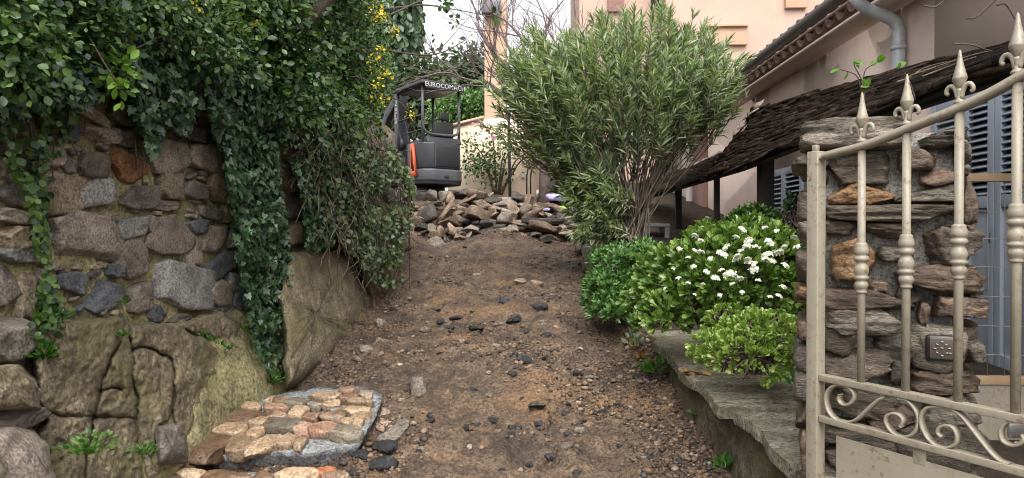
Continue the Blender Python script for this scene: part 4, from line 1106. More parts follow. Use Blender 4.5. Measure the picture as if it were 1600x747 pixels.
# ------------------------------------------------------------------ pink house on the right
HX = 2.68
house = empty('pink_house', (HX + 2, 7, .9), 'single-storey pink rendered house with blue-grey shutters on the right', 'house')
EZ = 1.6 + .755 * 2.35
door = (3.10, 4.60, .80, 2.46)
def hwall(y0, y1, z0, z1, name='wall', mat='pink', dx=0.0):
    mkb(name, box((HX + .2 + dx, (y0 + y1) / 2, (z0 + z1) / 2), (.4, y1 - y0, z1 - z0)), M[mat], house)
hwall(.2, door[0], .1, EZ + .25); hwall(door[0], door[1], door[3], EZ + .25); hwall(door[0], door[1], .1, door[2]); 
d2 = (6.75, 7.75, .95, 2.30)
hwall(door[1], d2[0], .1, EZ + .25); hwall(d2[0], d2[1], d2[3], EZ + .25); hwall(d2[0], d2[1], .1, d2[2])
hwall(d2[1], 14.2, .1, EZ + .25)
mkb('wall', box((HX + 3.2, 14.0, 1.9), (5.6, .4, 3.6)), M['pink'], house)
mkb('pilaster', box((HX - .02, 10.75, 1.9), (.05, .75, 2.8)), M['brownpink'], house)
def shutter(y0, y1, z0, z1, zs0, zs1, nsl):
    s = empty('shutter', (HX, (y0 + y1) / 2, z0), parent=house)
    x = HX - .005; st = .055
    f = MB()
    for (a, b, c, d) in [(y0, y0 + st, z0, z1), (y1 - st, y1, z0, z1)]: f.add(*box((x, (a + b) / 2, (c + d) / 2), (.036, b - a, d - c), .002))
    for (c, d) in [(z1 - .07, z1), (zs0 - .07, zs0), (z0, z0 + .1)]: f.add(*box((x, (y0 + y1) / 2, (c + d) / 2), (.034, y1 - y0 - 2 * st - .001, d - c), .002))
    mkb('frame', f, M['shutter'], s)
    mkb('panel', box((x + .008, (y0 + y1) / 2, (z0 + .1 + zs0 - .07) / 2), (.012, y1 - y0 - 2 * st, zs0 - .07 - z0 - .1), .001), M['shutter'], s)
    Vs, Fs = box((0, 0, 0), (.042, y1 - y0 - 2 * st - .002, .007), .001)
    Vs = Vs @ rot(0, R(-38), 0).T
    first = None
    for k in range(nsl):
        z = zs0 + .02 + (zs1 - zs0 - .03) * k / (nsl - 1)
        if first is None: first = mk('slat', Vs + np.array([x, (y0 + y1) / 2, z]), Fs, M['shutter'], s)
        else:
            o = first.copy(); COL.objects.link(o); o.location = (first.location[0], first.location[1], first.location[2] + z - zs0 - .02)
for (a, b) in [(3.11, 3.395), (3.40, 3.685), (3.69, 3.975), (3.98, 4.265), (4.27, 4.595)]:
    shutter(a, b, door[2] + .01, door[3] - .01, 1.82, 2.37, 14)
mkb('door_back', box((HX + .15, (door[0] + door[1]) / 2, 1.63), (.02, 1.5, 1.7)), M['black'], house)
for (a, b) in [(6.76, 7.245), (7.25, 7.745)]: shutter(a, b, .96, 2.29, 1.5, 2.2, 14)
mkb('door_back', box((HX + .15, 7.25, 1.62), (.02, 1.0, 1.4)), M['black'], house)
lk = on_x(1545, 380, HX - .04)
mkb('door_latch', tube(np.array([lk, lk + UP * .06]), .006, seg=6), M['gutter'], house)
# white louvred shutter seen through the oleander stems
s = empty('shutter', (HX - .03, 12.6, 1.9), parent=house)
f = MB()
for (a, b, c, d) in [(12.2, 12.27, 1.9, 3.2), (13.2, 13.27, 1.9, 3.2), (12.271, 13.199, 1.9, 1.98), (12.271, 13.199, 3.12, 3.2)]: f.add(*box((HX - .03, (a + b) / 2, (c + d) / 2), (.04, b - a, d - c), .002))
mkb('frame', f, M['greywood'], s)
for k in range(16):
    Vs, Fs = box((0, 0, 0), (.05, .926, .008)); mk('slat', Vs @ rot(0, R(-35), 0).T + np.array([HX - .03, 12.735, 2.02 + k * .07]), Fs, M['greywood'], s)
# roof
GX = 2.35
roof = empty('roof', (GX + .2, 7, EZ), parent=house)
rs = math.tan(R(17))
V = np.array([[GX + .10, .2, EZ + .03], [GX + .10, 14.4, EZ + .03], [HX + 4, 14.4, EZ + .03 + rs * (HX + 3.9 - GX)], [HX + 4, .2, EZ + .03 + rs * (HX + 3.9 - GX)]])
Vd = V - UP * .03
mb = MB(); mb.add(np.concatenate([V, Vd]), np.array([[0, 1, 2, 3], [7, 6, 5, 4], [0, 4, 5, 1], [1, 5, 6, 2], [2, 6, 7, 3], [3, 7, 4, 0]]))
mkb('deck', mb, M['tile'], roof)
def half_tile(L, r0, r1, th, conv=1):
    ang = np.linspace(0, math.pi, 8); V = []
    for (x, r) in ((0, r0), (L, r1)):
        for rr in (r, r - th): V += [[x, rr * math.cos(a), conv * rr * math.sin(a)] for a in ang]
    Q = []
    for k in range(7): Q += [[k, k + 1, 16 + k + 1, 16 + k], [8 + k + 1, 8 + k, 24 + k, 24 + k + 1], [k + 1, k, 8 + k, 8 + k + 1], [16 + k, 16 + k + 1, 24 + k + 1, 24 + k]]
    for k in (0, 7): Q.append([k, 16 + k, 24 + k, 8 + k])
    return np.array(V), np.array(Q)
TV, TQ = half_tile(.42, .085, .075, .013)
sl = R(17); Rt = rot(0, -sl, 0)
tm = None; cnt = 0
for row in range(3):
    for k in range(62):
        y = 2.0 + k * .195
        p = np.array([GX + .03 + row * .36 * math.cos(sl), y + RNG.uniform(-.008, .008), EZ + .035 + row * (.36 * math.sin(sl) + .012) + RNG.uniform(-.004, .004)])
        if tm is None:
            tm = mk('roof_tile', (TV @ Rt.T) + p, TQ, M['tile'], roof, smooth=False); tc = (TV @ Rt.T).mean(0)
        else:
            o = tm.copy(); COL.objects.link(o); o.location = tuple(p + tc - WL['roof'] if 'roof' in WL else p)
# under-eave tile course
UV, UQ = half_tile(.30, .095, .095, .014, -1)
um = None
for k in range(62):
    y = 2.1 + k * .195
    p = np.array([GX + .08, y, EZ - .005])
    if um is None: um = mk('eave_tile', UV + p, UQ, M['tile'], roof); uc = UV.mean(0)
    else:
        o = um.copy(); COL.objects.link(o); o.location = tuple(p + uc - WL[roof.name])
mkb('eave_board', box((GX + .24, 7.3, EZ - .13), (.30, 14.0, .03)), M['pink'], house)
# gutter: half round
ang = np.linspace(math.pi, 2 * math.pi, 11); r = .062
prof = [(r * math.cos(a), r * math.sin(a)) for a in ang] + [((r - .006) * math.cos(a), (r - .006) * math.sin(a)) for a in ang[::-1]]
mkb('gutter', sweep(np.array([[GX - .04, .3, EZ + .01], [GX - .04, 7, EZ + .012], [GX - .04, 14.3, EZ + .015]]), prof, UP), M['gutter'], house, smooth=True)
py = on_x(1404, 80, HX - .06)[1]
dp = curve_pts(np.array([[GX - .04, py, EZ - .05], [GX - .03, py, EZ - .10], [GX + .05, py, EZ - .17], [HX - .12, py, EZ - .24], [HX - .065, py, EZ - .31], [HX - .06, py, EZ - .42], [HX - .06, py, EZ - .8]]), 40)
dpp = mkb('downpipe', tube(dp, .043, seg=16), M['zinc'], house, smooth=True)
mkb('downpipe', tube(np.array([[HX - .06, py, EZ - .40], [HX - .06, py, 1.6], [HX - .06, py, .85]]), .041, seg=16), M['zinc'], house, smooth=True)
mkb('pipe_clamp', tube(np.array([[HX - .06, py, EZ - .435], [HX - .06, py, EZ - .465]]), .050, seg=16), M['zinc'], dpp, smooth=True)
y2 = on_x(1078, 300, HX - .06)[1]
wp = curve_pts(np.array([[HX - .07, y2, 3.3], [HX - .07, y2, 2.6], [HX - .07, y2, 2.0], [HX - .09, y2 - .05, 1.82], [HX - .16, y2 - .2, 1.66]]), 24)
mkb('downpipe', tube(wp, .055, seg=12), M['whitepipe'], house, smooth=True)
mkb('vent_brick', box((HX - .01, on_x(1112, 218, HX)[1], on_x(1112, 218, HX)[2]), (.03, .16, .14)), M['brownpink'], house)

# ------------------------------------------------------------------ brushwood canopy
cn = empty('brushwood_canopy', (1.8, 6, 1.1), 'sloping dark wet bark canopy on black posts along the pink house', 'canopy')
def up_edge(y):
    y = np.asarray(y, float)
    return np.where(y > 6.3, 2.46, np.interp(y, [1.5, 2.9, 4.0, 6.3], [2.28, 2.39, 2.52, 2.73]))
def lo_pt(y): return np.stack([1.60 + 0 * y, y, np.interp(y, [2.6, 5.2], [2.165, 2.095])], -1)
def hi_pt(y): return np.stack([2.10 + 0 * y, y, up_edge(y)], -1)
ys = np.linspace(1.5, 10.3, 60)
A, B = lo_pt(ys), hi_pt(ys); dn = np.array([.02, 0, -.02])
V = np.concatenate([A, B, A + dn, B + dn]); k = 60
Q = []
for i in range(k - 1):
    Q += [[i, i + 1, k + i + 1, k + i], [2 * k + i + 1, 2 * k + i, 3 * k + i, 3 * k + i + 1], [i, 2 * k + i, 2 * k + i + 1, i + 1], [k + i + 1, 3 * k + i + 1, 3 * k + i, k + i]]
mk('roof_boarding', V, np.array(Q), M['black'], cn)
def strips(n, t0, t1, y0, y1, seed, lift, wid=(.03, .09), ln=(.25, .9), jit=.05, lay=None):
    rg = np.random.default_rng(seed); mb = MB()
    for _ in range(n):
        y = rg.uniform(y0, y1); t = rg.uniform(t0, t1); l = rg.uniform(*ln); w = rg.uniform(*wid)
        ya = np.linspace(y - l / 2, y + l / 2, 4)
        tw = t + rg.uniform(-jit, jit) * np.linspace(-1, 1, 4)
        yc = np.clip(ya, 1.4, 10.4)
        if y > 6.3: yc = np.maximum(yc, 6.3) if True else yc
        p = lo_pt(ya) * (1 - tw)[:, None] + hi_pt(yc) * tw[:, None]; p[:, 1] = ya
        sl_ = nrm(np.array([.5, 0, .5])); nn = nrm(np.array([-.6, 0, .6]))
        nn = nrm(nn + rg.normal(0, .25, 3)); side = nrm(np.cross(np.array([0, 1, 0]), nn))
        p = p + nn * rg.uniform(.0, lift) + rg.normal(0, .006, p.shape)
        hw, th = w / 2, rg.uniform(.006, .02)
        q = np.concatenate([p - side * hw, p + nn * th, p + side * hw, p - nn * th * .3])
        F4 = [[r_ * 4 + i, r_ * 4 + i + 1, ((r_ + 1) % 4) * 4 + i + 1, ((r_ + 1) % 4) * 4 + i] for r_ in range(4) for i in range(3)]
        F4 += [[0, 4, 8, 12], [3, 15, 11, 7]]
        mb.add(q, np.array(F4))
    return mb
o = mkb('bark_cover', strips(3400, .0, .97, 1.5, 10.3, 4, .035, (.012, .05), (.3, 1.1)), M['bark_dark'], cn); o['kind'] = 'stuff'
o = mkb('sheen_bark', strips(120, .90, 1.02, 6.5, 9.6, 5, .03, (.04, .12), (.15, .5), .04), M['bark_sheen'], cn); o['kind'] = 'stuff'  # crest strips coloured paler to stand for top light on wet bark
o = mkb('sheen_bark', strips(24, .62, 1.0, 6.12, 6.42, 7, .09, (.04, .12), (.10, .22), .06), M['bark_sheen'], cn); o['kind'] = 'stuff'  # same painted sheen on the strip ends at the layer break
for (u, w) in [(1120, .05), (1060, .07), (1196, .10)]:
    p = on_x(u, 300, 1.78)
    mkb('post', box((1.78, p[1], (2.2 + tz(p[1]) - .1) / 2), (w, w, 2.2 - tz(p[1]) + .1), .004), M['black'], cn)
mkb('beam', box((1.78, 5.9, 2.19), (.05, 8.6, .04), .004), M['black'], cn)

# grey bench under the canopy
bn = empty('garden_bench', PX(1025, 385, 7.6), 'grey painted bench corner beside the oleander trunk', 'bench')
a, b = PX(1003, 352, 7.6), PX(1046, 352, 7.6)
mkb('seat', box(((a[0] + b[0]) / 2, 7.75, a[2]), (b[0] - a[0], .38, .035), .004), M['greywood'], bn)
mkb('leg', box((b[0] - .03, 7.585, a[2] - .15), (.05, .04, .26), .003), M['greywood'], bn)
mkb('leg', box((a[0] + .03, 7.585, a[2] - .15), (.05, .04, .26), .003), M['greywood'], bn)
mkb('leg', box((b[0] - .03, 7.91, a[2] - .15), (.05, .04, .26), .003), M['greywood'], bn)

# ------------------------------------------------------------------ mini excavator
ED = 12.55
fw = np.array([-math.sin(R(38)), math.cos(R(38)), 0]); rt = np.array([math.cos(R(38)), math.sin(R(38)), 0])
tail = PX(694, 280, ED - .35); E0 = tail * np.array([1, 1, 0]) + fw * .52
EG = 2.02
E0[2] = EG
ex = empty('mini_excavator', E0, 'dark grey mini excavator with red-orange side panel parked above the rubble heap', 'excavator')
EB = basis(rt, fw, UP)
def ep(data, name, mat, parent=None, smooth=False):
    V, Fs = data.data() if isinstance(data, MB) else data
    return mk(name, np.asarray(V) @ EB + E0, Fs, M[mat], parent or ex, smooth=smooth)
# tracks
for s in (-1, 1):
    outl = [(-.55, .10), (-.62, .17), (-.60, .27), (-.50, .33), (.50, .33), (.60, .27), (.62, .17), (.55, .10), (.45, .04), (-.45, .04)]
    tr_ = ep(prism(outl, s * .40 - .10, s * .40 + .10, 0, .012), 'track', 'rubber')
    mb = MB()
    for k in range(11): mb.add(*box((s * .40, -.5 + k * .1, .337), (.20, .035, .02)))
    ep(mb, 'track_lugs', 'rubber', tr_)
ep(box((0, 0, .26), (.62, .7, .16), .02), 'undercarriage', 'mblack')
ep(lathe([(.26, .33), (.28, .36), (.28, .42), (.26, .45)], 24), 'slew_ring', 'mblack')
ep(prism([(-.46, .16), (-.46, .34), (-.50, .36), (-.56, .34), (-.58, .16)], -.5, .5, 0, .006) if False else box((0, .85, .24), (.95, .05, .24), .01), 'dozer_blade', 'mdark')
# house
plan = [(-.44, .30), (-.46, -.22), (-.40, -.46), (-.22, -.56), (.22, -.56), (.40, -.46), (.46, -.22), (.46, .30)]
ep(prism(plan, .46, .58, 2, .02), 'turntable', 'mblack')
cwp = [(-.46, -.10), (-.47, -.26), (-.41, -.47), (-.24, -.575), (.24, -.575), (.41, -.47), (.47, -.26), (.46, -.10)]
cw = ep(prism(cwp, .52, .74, 2, .035), 'counterweight', 'mgrey', smooth=False)
ep(box((.02, -.578, .60), (.10, .02, .05), .012), 'tow_eye', 'mblack', cw)
plan2 = [(-.45, .05), (-.455, -.24), (-.39, -.44), (-.22, -.535), (.22, -.535), (.39, -.44), (.455, -.24), (.45, .05)]
ep(prism(plan2, .742, 1.22, 2, .035), 'engine_hood', 'mdark')
ep(prism([(-.20, .77), (.31, .77), (.30, 1.15), (-.20, 1.17)], -.552, -.5, 1, .012) if False else box((.06, -.535, .965), (.50, .03, .37), .012), 'rear_cover', 'mblack')
mb = MB()
for s in (-1, 1): mb.add(*box((.06 + s * .255, -.545, .965), (.012, .02, .40), .003))
ep(mb, 'cover_seam', 'mgrey')
# red-orange side frame (left rear corner)
f = MB()
poly = [(-.36, .60), (-.10, .60), (-.16, 1.20), (-.24, 1.20)]
inner = [(-.31, .70), (-.16, .70), (-.195, 1.05), (-.225, 1.05)]
def ring(po, pi, x0, x1):
    n = len(po); V = [[x, a, b] for x in (x0, x1) for pl_ in (po, pi) for a, b in pl_]; Q = []
    for i in range(n):
        j = (i + 1) % n
        Q += [[i, j, n + j, n + i], [2 * n + j, 2 * n + i, 3 * n + i, 3 * n + j], [i, 2 * n + i, 2 * n + j, j], [n + j, 3 * n + j, 3 * n + i, n + i]]
    return np.array(V, float), np.array(Q)
ep(ring(poly, inner, -.495, -.455), 'side_panel', 'morange')
ep(prism(inner, -.485, -.46, 0), 'side_grille', 'mblack')
ep(box((-.475, .14, .64), (.03, .36, .15), .01), 'side_panel', 'morange')
ep(box((-.40, .40, .62), (.16, .25, .10), .02), 'foot_cover', 'morange')
ep(box((0, .22, .64), (.84, .50, .05), .01), 'floor_plate', 'mblack')
# seat
st = ep(box((.10, -.15, 1.27), (.46, .40, .09), .03), 'seat', 'mblack')
ep(prism([(-.36, 1.30), (-.27, 1.32), (-.30, 1.62), (-.36, 1.62)], -.10, .30, 0, .02), 'backrest', 'mblack', st)
ep(box((.10, -.335, 1.72), (.20, .07, .15), .03), 'headrest', 'mblack', st)
ep(prism([(-.45, 1.22), (.1, 1.22), (.02, 1.27), (-.40, 1.33)], -.3, .42, 0, .01), 'seat_base', 'mdark')
for x in (-.20, .40):
    ep(box((x, .18, 1.20), (.12, .30, .22), .02), 'console', 'mdark')
    ep(tube(np.array([[x, .26, 1.30], [x, .30, 1.48]]), .012, .018, 8), 'lever', 'mblack')
# rollover canopy
def post(x, y, z0, z1): return tube(np.array([[x, y, z0], [x, y, (z0 + z1) / 2], [x, y, z1]]), .028, seg=10)
for (x, y, z0) in [(-.36, -.38, 1.20), (.40, -.38, 1.20), (-.36, .58, .62), (.40, .58, .62)]:
    ep(post(x, y, z0, 2.24), 'canopy_post', 'mgrey' if y < 0 else 'mblack', smooth=True)
ep(tube(curve_pts(np.array([[-.36, -.38, 1.62], [-.34, -.39, 1.45], [-.22, -.40, 1.38], [.02, -.40, 1.37], [.26, -.40, 1.38], [.38, -.39, 1.45], [.40, -.38, 1.62]]), 24), .026, seg=10), 'roll_bar', 'mgrey', smooth=True)
ep(tube(np.array([[-.36, -.36, 1.70], [-.36, .1, 1.72], [-.36, .56, 1.70]]), .018, seg=8), 'guard_rail', 'mdark', smooth=True)
ep(tube(np.array([[-.36, -.36, 1.45], [-.36, .1, 1.44], [-.36, .3, 1.44]]), .014, seg=8), 'guard_rail', 'mdark', smooth=True)
rp = [(-.44, -.46), (-.36, -.52), (.40, -.52), (.48, -.46), (.48, .60), (.40, .68), (-.36, .68), (-.44, .60)]
ro = ep(prism(rp, 2.24, 2.31, 2, .02), 'canopy_roof', 'mdark')
ep(box((.02, .08, 2.232), (.7, .9, .014)), 'roof_lining', 'mgrey', ro)
ep(box((.02, -.522, 2.225), (.78, .02, .13), .004), 'name_board', 'mdark', ro)
def text(body, size, origin, ex_, ey_, parent, mat, name='lettering', space=1.0):
    cu = bpy.data.curves.new(name, 'FONT'); cu.body = body; cu.size = size; cu.extrude = .004; cu.align_x = 'CENTER'; cu.align_y = 'CENTER'; cu.space_character = space
    cu.materials.append(mat)
    o = bpy.data.objects.new(name, cu); COL.objects.link(o)
    ex_, ey_ = nrm(ex_), nrm(ey_); ez_ = np.cross(ex_, ey_)
    cu.resolution_u = 3
    me = bpy.data.meshes.new_from_object(o)
    bpy.data.objects.remove(o); o = bpy.data.objects.new(name, me); COL.objects.link(o)
    put(o, origin, parent)
    o.rotation_euler = Matrix(np.stack([ex_, ey_, ez_], 1).tolist()).to_euler()
    return o
text('EUROCOMACH', .115, np.array([.02, -.536, 2.225]) @ EB + E0, rt, UP, ro, M['white'], space=1.05)
# boom: rises forward then folds down
def link(pts, x0, x1, name, mat): return ep(prism(pts, x0, x1, 0, .012), name, mat)
bm_ = link([(.50, .55), (.66, .52), (.80, .95), (.98, 1.40), (1.05, 1.85), (.98, 2.35), (.84, 2.40), (.86, 1.85), (.78, 1.45), (.60, 1.00)], -.22, -.02, 'boom', 'mdark')
text('MACH', .16, np.array([-.232, .90, 1.95]) @ EB + E0, np.array([0, .05, -1.0]) @ EB, np.array([0, 1.0, .05]) @ EB, bm_, M['white'])
link([(.80, 2.30), (.96, 2.40), (1.55, 2.02), (1.95, 1.35), (1.85, 1.30), (1.42, 1.90)], -.18, -.06, 'dipper_arm', 'mdark')
link([(1.78, 1.36), (1.98, 1.40), (2.10, 1.05), (2.02, .72), (1.72, .62), (1.66, .72), (1.86, .86), (1.84, 1.05)], -.30, .06, 'bucket', 'mblack')
ep(tube(np.array([[-.12, .42, .80], [-.12, .58, 1.30], [-.12, .72, 1.70]]), .04, .022, 10), 'boom_cylinder', 'mblack', smooth=True)
for x in (-.20, -.04):
    ep(tube(curve_pts(np.array([[x, .50, .9], [x, .44, 1.3], [x, .62, 1.75], [x, .78, 1.75]]), 14), .012, seg=6), 'hose', 'mblack', smooth=True)
Vt, Ft = lathe([(.0, 0), (.10, 0), (.13, .03), (.13, .09), (.10, .12), (0, .12)], 20)
ep((Vt @ rot(0, R(90), 0).T + np.array([-.34, .62, 1.28]), Ft), 'work_lamp', 'mblack', smooth=False)
# stacked bags and bits right of the heap
def sack(name, u, v, d, W, H, D, mat, label, seed, cat='bag'):
    c = PX(u, v, d); Vr, Q = rock((W, D, H), seed, 8, 3.0, 2, (.85, 1.0), .10, 2.2)
    mk(name, Vr + c, Q, M[mat], smooth=True, label=label, cat=cat)
sack('plastic_sack', 866, 308, 9.9, .24, .10, .2, 'violet', 'crumpled violet plastic sack beside the oleander', 31)
sack('plastic_sack', 863, 328, 9.7, .26, .055, .25, 'violet', 'flat violet sack under the green one', 32)
sack('plastic_sack', 876, 326, 9.6, .26, .075, .2, 'green', 'bright green and white plastic sack beside the rubble heap', 33)
c0 = PX(868, 340, 9.3); mk('steel_bar', *tube(np.array([c0, c0 + np.array([.09, .05, .14])]), .014, seg=8), M['rust'], label='short dark red bar sticking out of the heap by the green sack', cat='bar')

# ------------------------------------------------------------------ vegetation: helpers
def rdir(n, rg): return nrm(rg.normal(size=(n, 3)))
def clump_leaves(C, rad, per, L, rg, tm, out=(0, 0, 0), up=.5, wr=.75, droop=.25, lvar=.55):
    """leaves gathered round clump centres C; out = outward bias of the facing"""
    n = len(C) * per
    Cn = np.repeat(C, per, 0)
    off = rg.normal(size=(n, 3)) * rad
    P = Cn + off
    N = nrm(np.array(out) + np.array([0, 0, up]) + rg.normal(size=(n, 3)) * .55)
    D = nrm(off / np.maximum(np.linalg.norm(off, axis=1, keepdims=True), 1e-6) + rg.normal(size=(n, 3)) * .6 + np.array([0, 0, -droop]))
    Ls = L * (1 + lvar * rg.uniform(-1, 1, n))
    return leaves(P, D, N, Ls, Ls * wr, tm)
def wall_leaves(poly, n, off, L, rg, tm, wr=.95, hole=None):
    """hanging leaves against the left wall: sampled in a region of the wall, held off it"""
    Pp = sample_poly(poly, n, rg)
    if hole is not None:
        k = vnoise(np.column_stack([Pp * np.array([.035, .022]), np.zeros(n)]), hole) > -.38 + rg.normal(0, .18, n); Pp = Pp[k]; n = len(Pp)
    o = rg.uniform(0, 1, n) ** 1.6 * (off[1] - off[0]) + off[0] + .05 * vnoise(np.column_stack([Pp * .04, np.zeros(n)]), 4)
    P = on_wall(Pp[:, 0], Pp[:, 1], o)
    N = nrm(WN + np.array([0, -.35, .45]) + rg.normal(size=(n, 3)) * .45)
    D = nrm(np.array([.15, 0, -1.0]) + rg.normal(size=(n, 3)) * .55)
    Ls = L * (1 + .45 * rg.uniform(-1, 1, n))
    return leaves(P, D, N, Ls, Ls * wr, tm)
def runners(poly, n, off, rg, ln=(40, 140), r=.004):
    mb = MB()
    for (u, v) in sample_poly(poly, n, rg):
        l = rg.uniform(*ln); k = 7
        us = u + np.cumsum(rg.normal(0, 4, k)); vs = np.linspace(v, v + l, k)
        m = in_poly(np.column_stack([us, vs]), np.asarray(poly))
        if m.sum() < 3: continue
        pts = on_wall(us, vs, off + rg.normal(0, .02, k))
        mb.add(*tube(curve_pts(pts, 12), r, r * .6, 4))
    return mb

# ------------------------------------------------------------------ ivy on the left wall
def ivy(name, label, poly, n, off, L, seed, mat='ivy', tm=T_IVY, hole=None, nrun=16, extra=None):
    rg = np.random.default_rng(seed)
    p0 = np.asarray(poly, float); b = on_wall(p0[:, 0].mean(), p0[:, 1].max(), off[0])
    e = empty(name, b, label, 'ivy' if 'ivy' in name else 'plant')
    mkb('foliage', wall_leaves(poly, n, off, L, rg, tm, hole=hole), M[mat], e)
    rr = runners(poly, nrun, off[0] + .02, rg)
    if rr.n: mkb('stem', rr, M['wood'], e, smooth=True, kind='stuff')
    return e
ivy('hanging_ivy', 'thick dark ivy curtain hanging down the wall to the ground beside the cobbled slab',
    [(318, 120), (420, 110), (430, 200), (440, 300), (452, 380), (462, 470), (460, 545), (440, 585), (415, 575), (395, 540), (384, 470), (372, 400), (362, 320), (350, 240), (330, 190)], 8200, (.05, .22), .033, 41)
ivy('hanging_ivy', 'thin ivy trailing over dark stones left of the thick ivy curtain',
    [(190, 70), (320, 80), (318, 150), (300, 190), (285, 215), (262, 190), (245, 240), (232, 235), (215, 190), (190, 150)], 1500, (.05, .20), .034, 42, hole=7)
ivy('hanging_ivy', 'dark ivy strand between the pale stones right of the thick ivy curtain',
    [(418, 110), (560, 120), (560, 220), (535, 300), (520, 380), (500, 390), (478, 385), (470, 300), (445, 230), (425, 190)], 7800, (.05, .24), .033, 43, hole=9)
ivy('hanging_ivy', 'loose ivy and bramble shoots climbing at the left edge of the wall',
    [(0, 120), (120, 120), (125, 180), (95, 230), (88, 290), (70, 330), (80, 420), (100, 500), (90, 545), (60, 560), (48, 500), (60, 430), (50, 330), (20, 260), (0, 240)], 1300, (.04, .13), .024, 44, tm=T_OVAL, mat='shrub', hole=12, nrun=18)
ivy('hanging_ivy', 'dark ivy under the overhang at the top left of the wall',
    [(-40, 20), (200, 40), (330, 60), (330, 110), (220, 130), (130, 165), (60, 175), (-40, 190)], 3600, (.0, .18), .030, 45, hole=3)
# bulging tangle at the far end of the wall
rg = np.random.default_rng(46)
poly = [(470, 190), (550, 172), (592, 196), (618, 232), (640, 268), (650, 300), (644, 345), (632, 372), (626, 420), (632, 436), (606, 448), (585, 440), (566, 420), (540, 385), (500, 330), (480, 260)]
tg = empty('bramble_tangle', on_wall(600, 440, .2), 'brown-green bramble and ivy tangle bulging from the far end of the wall', 'shrub')
Pp = sample_poly(poly, 12500, rg); Pp = Pp[vnoise(np.column_stack([Pp * .045, 0 * Pp[:, 0]]), 6) > -.35 + rg.normal(0, .2, len(Pp))]; n = len(Pp)
o = .05 + .42 * rg.uniform(0, 1, n) ** .8 * np.clip((Pp[:, 0] - 450) / 180, .25, 1)
P = on_wall(Pp[:, 0], Pp[:, 1], np.minimum(o, .5)); k = P[:, 1] < 8.9; P = P[k]; n = len(P)
Ls = .036 * (1 + .5 * rg.uniform(-1, 1, n))
mkb('foliage', leaves(P, nrm(np.array([.2, 0, -.6]) + rg.normal(size=(n, 3)) * .7), nrm(np.array([.5, -.55, .55]) + rg.normal(size=(n, 3)) * .5), Ls, Ls * .8, T_OVAL), M['ivy_old'], tg)
mb = MB()
for (u, v) in sample_poly(poly, 170, rg):
    l = rg.uniform(40, 120); a = rg.normal(1.4, .5); us = u + np.linspace(0, l * math.cos(a), 6) + rg.normal(0, 3, 6); vs = v + np.linspace(0, l * math.sin(a), 6) + rg.normal(0, 3, 6)
    pts = on_wall(np.minimum(us, 640), vs, .12 + .30 * rg.uniform() + rg.normal(0, .03, 6))
    if pts[:, 1].max() > 8.8: continue
    mb.add(*tube(curve_pts(pts, 10), .004, .002, 4))
mkb('stem', mb, M['wood'], tg, smooth=True, kind='stuff')

# overhanging shrubs on the bank
def overhang(name, label, poly, ncl, per, rad, L, offr, seed, mat, tm, wr=.7, cat='shrub', branches=26, dmax=9.0):
    rg = np.random.default_rng(seed); Pp = sample_poly(poly, ncl, rg)
    o = rg.uniform(offr[0], offr[1], ncl) + .12 * vnoise(np.column_stack([Pp * .02, np.zeros(ncl)]), seed)
    C = on_wall(Pp[:, 0], Pp[:, 1], o); C = C[C[:, 1] < dmax]; C = C[vnoise(C * 3.4, seed) > -.34 + rg.normal(0, .12, len(C))]
    base = np.array([C[:, 0].min(), C[:, 1].mean(), float(walltop(C[:, 1].mean()))])
    e = empty(name, base, label, cat)
    mkb('foliage', clump_leaves(C, rad, per, L, rg, tm, out=(.45, -.55, 0), up=.65, wr=wr), M[mat], e)
    mb = MB()
    for i in range(branches):
        c = C[rg.integers(len(C))]
        b = np.array([xw(c[1]) - rg.uniform(.2, .6), c[1] + rg.uniform(-.4, .5), float(walltop(c[1])) + rg.uniform(.0, .3)])
        m = (b + c) / 2 + np.array([0, 0, rg.uniform(.0, .25)]) + rg.normal(0, .06, 3)
        mb.add(*tube(curve_pts(np.array([b, m, c]), 12), .012, .003, 5))
    mkb('branch', mb, M['wood'], e, smooth=True)
    return e
overhang('overhanging_shrub', 'leafy green shrub spilling over the wall at the top left corner',
    [(-60, -80), (120, -80), (190, -20), (180, 60), (150, 90), (100, 85), (50, 110), (-60, 130)], 470, 44, .055, .025, (-.25, .24), 51, 'shrub', T_OVAL, .75)
overhang('overhanging_shrub', 'glossy green shrub overhanging the wall above the trailing ivy',
    [(170, -90), (420, -90), (420, 50), (370, 100), (340, 112), (300, 70), (230, 60), (190, 40)], 500, 46, .058, .027, (-.25, .26), 52, 'shrub', T_OVAL, .62)
overhang('overhanging_shrub', 'dense green climber mass hanging over the middle of the wall',
    [(380, -90), (585, -90), (595, 60), (590, 130), (570, 180), (520, 195), (470, 190), (410, 140), (372, 100)], 1000, 46, .078, .033, (-.2, .34), 53, 'shrub', T_OVAL, .7)
overhang('overhanging_shrub', 'pale young shoots on the climber next to the yellow flowers',
    [(470, -40), (590, -30), (598, 90), (585, 170), (560, 190), (540, 120)], 70, 20, .06, .027, (.15, .4), 54, 'lime', T_OVAL, .6, branches=4)
overhang('overhanging_shrub', 'bright lime-green sprig hanging in front of the dark ivy at the left',
    [(150, 60), (180, 60), (190, 140), (165, 150), (240, 70), (262, 72), (262, 102), (240, 104)], 10, 13, .03, .030, (.15, .28), 55, 'lime', T_OVAL, .6, branches=3, cat='sprig')
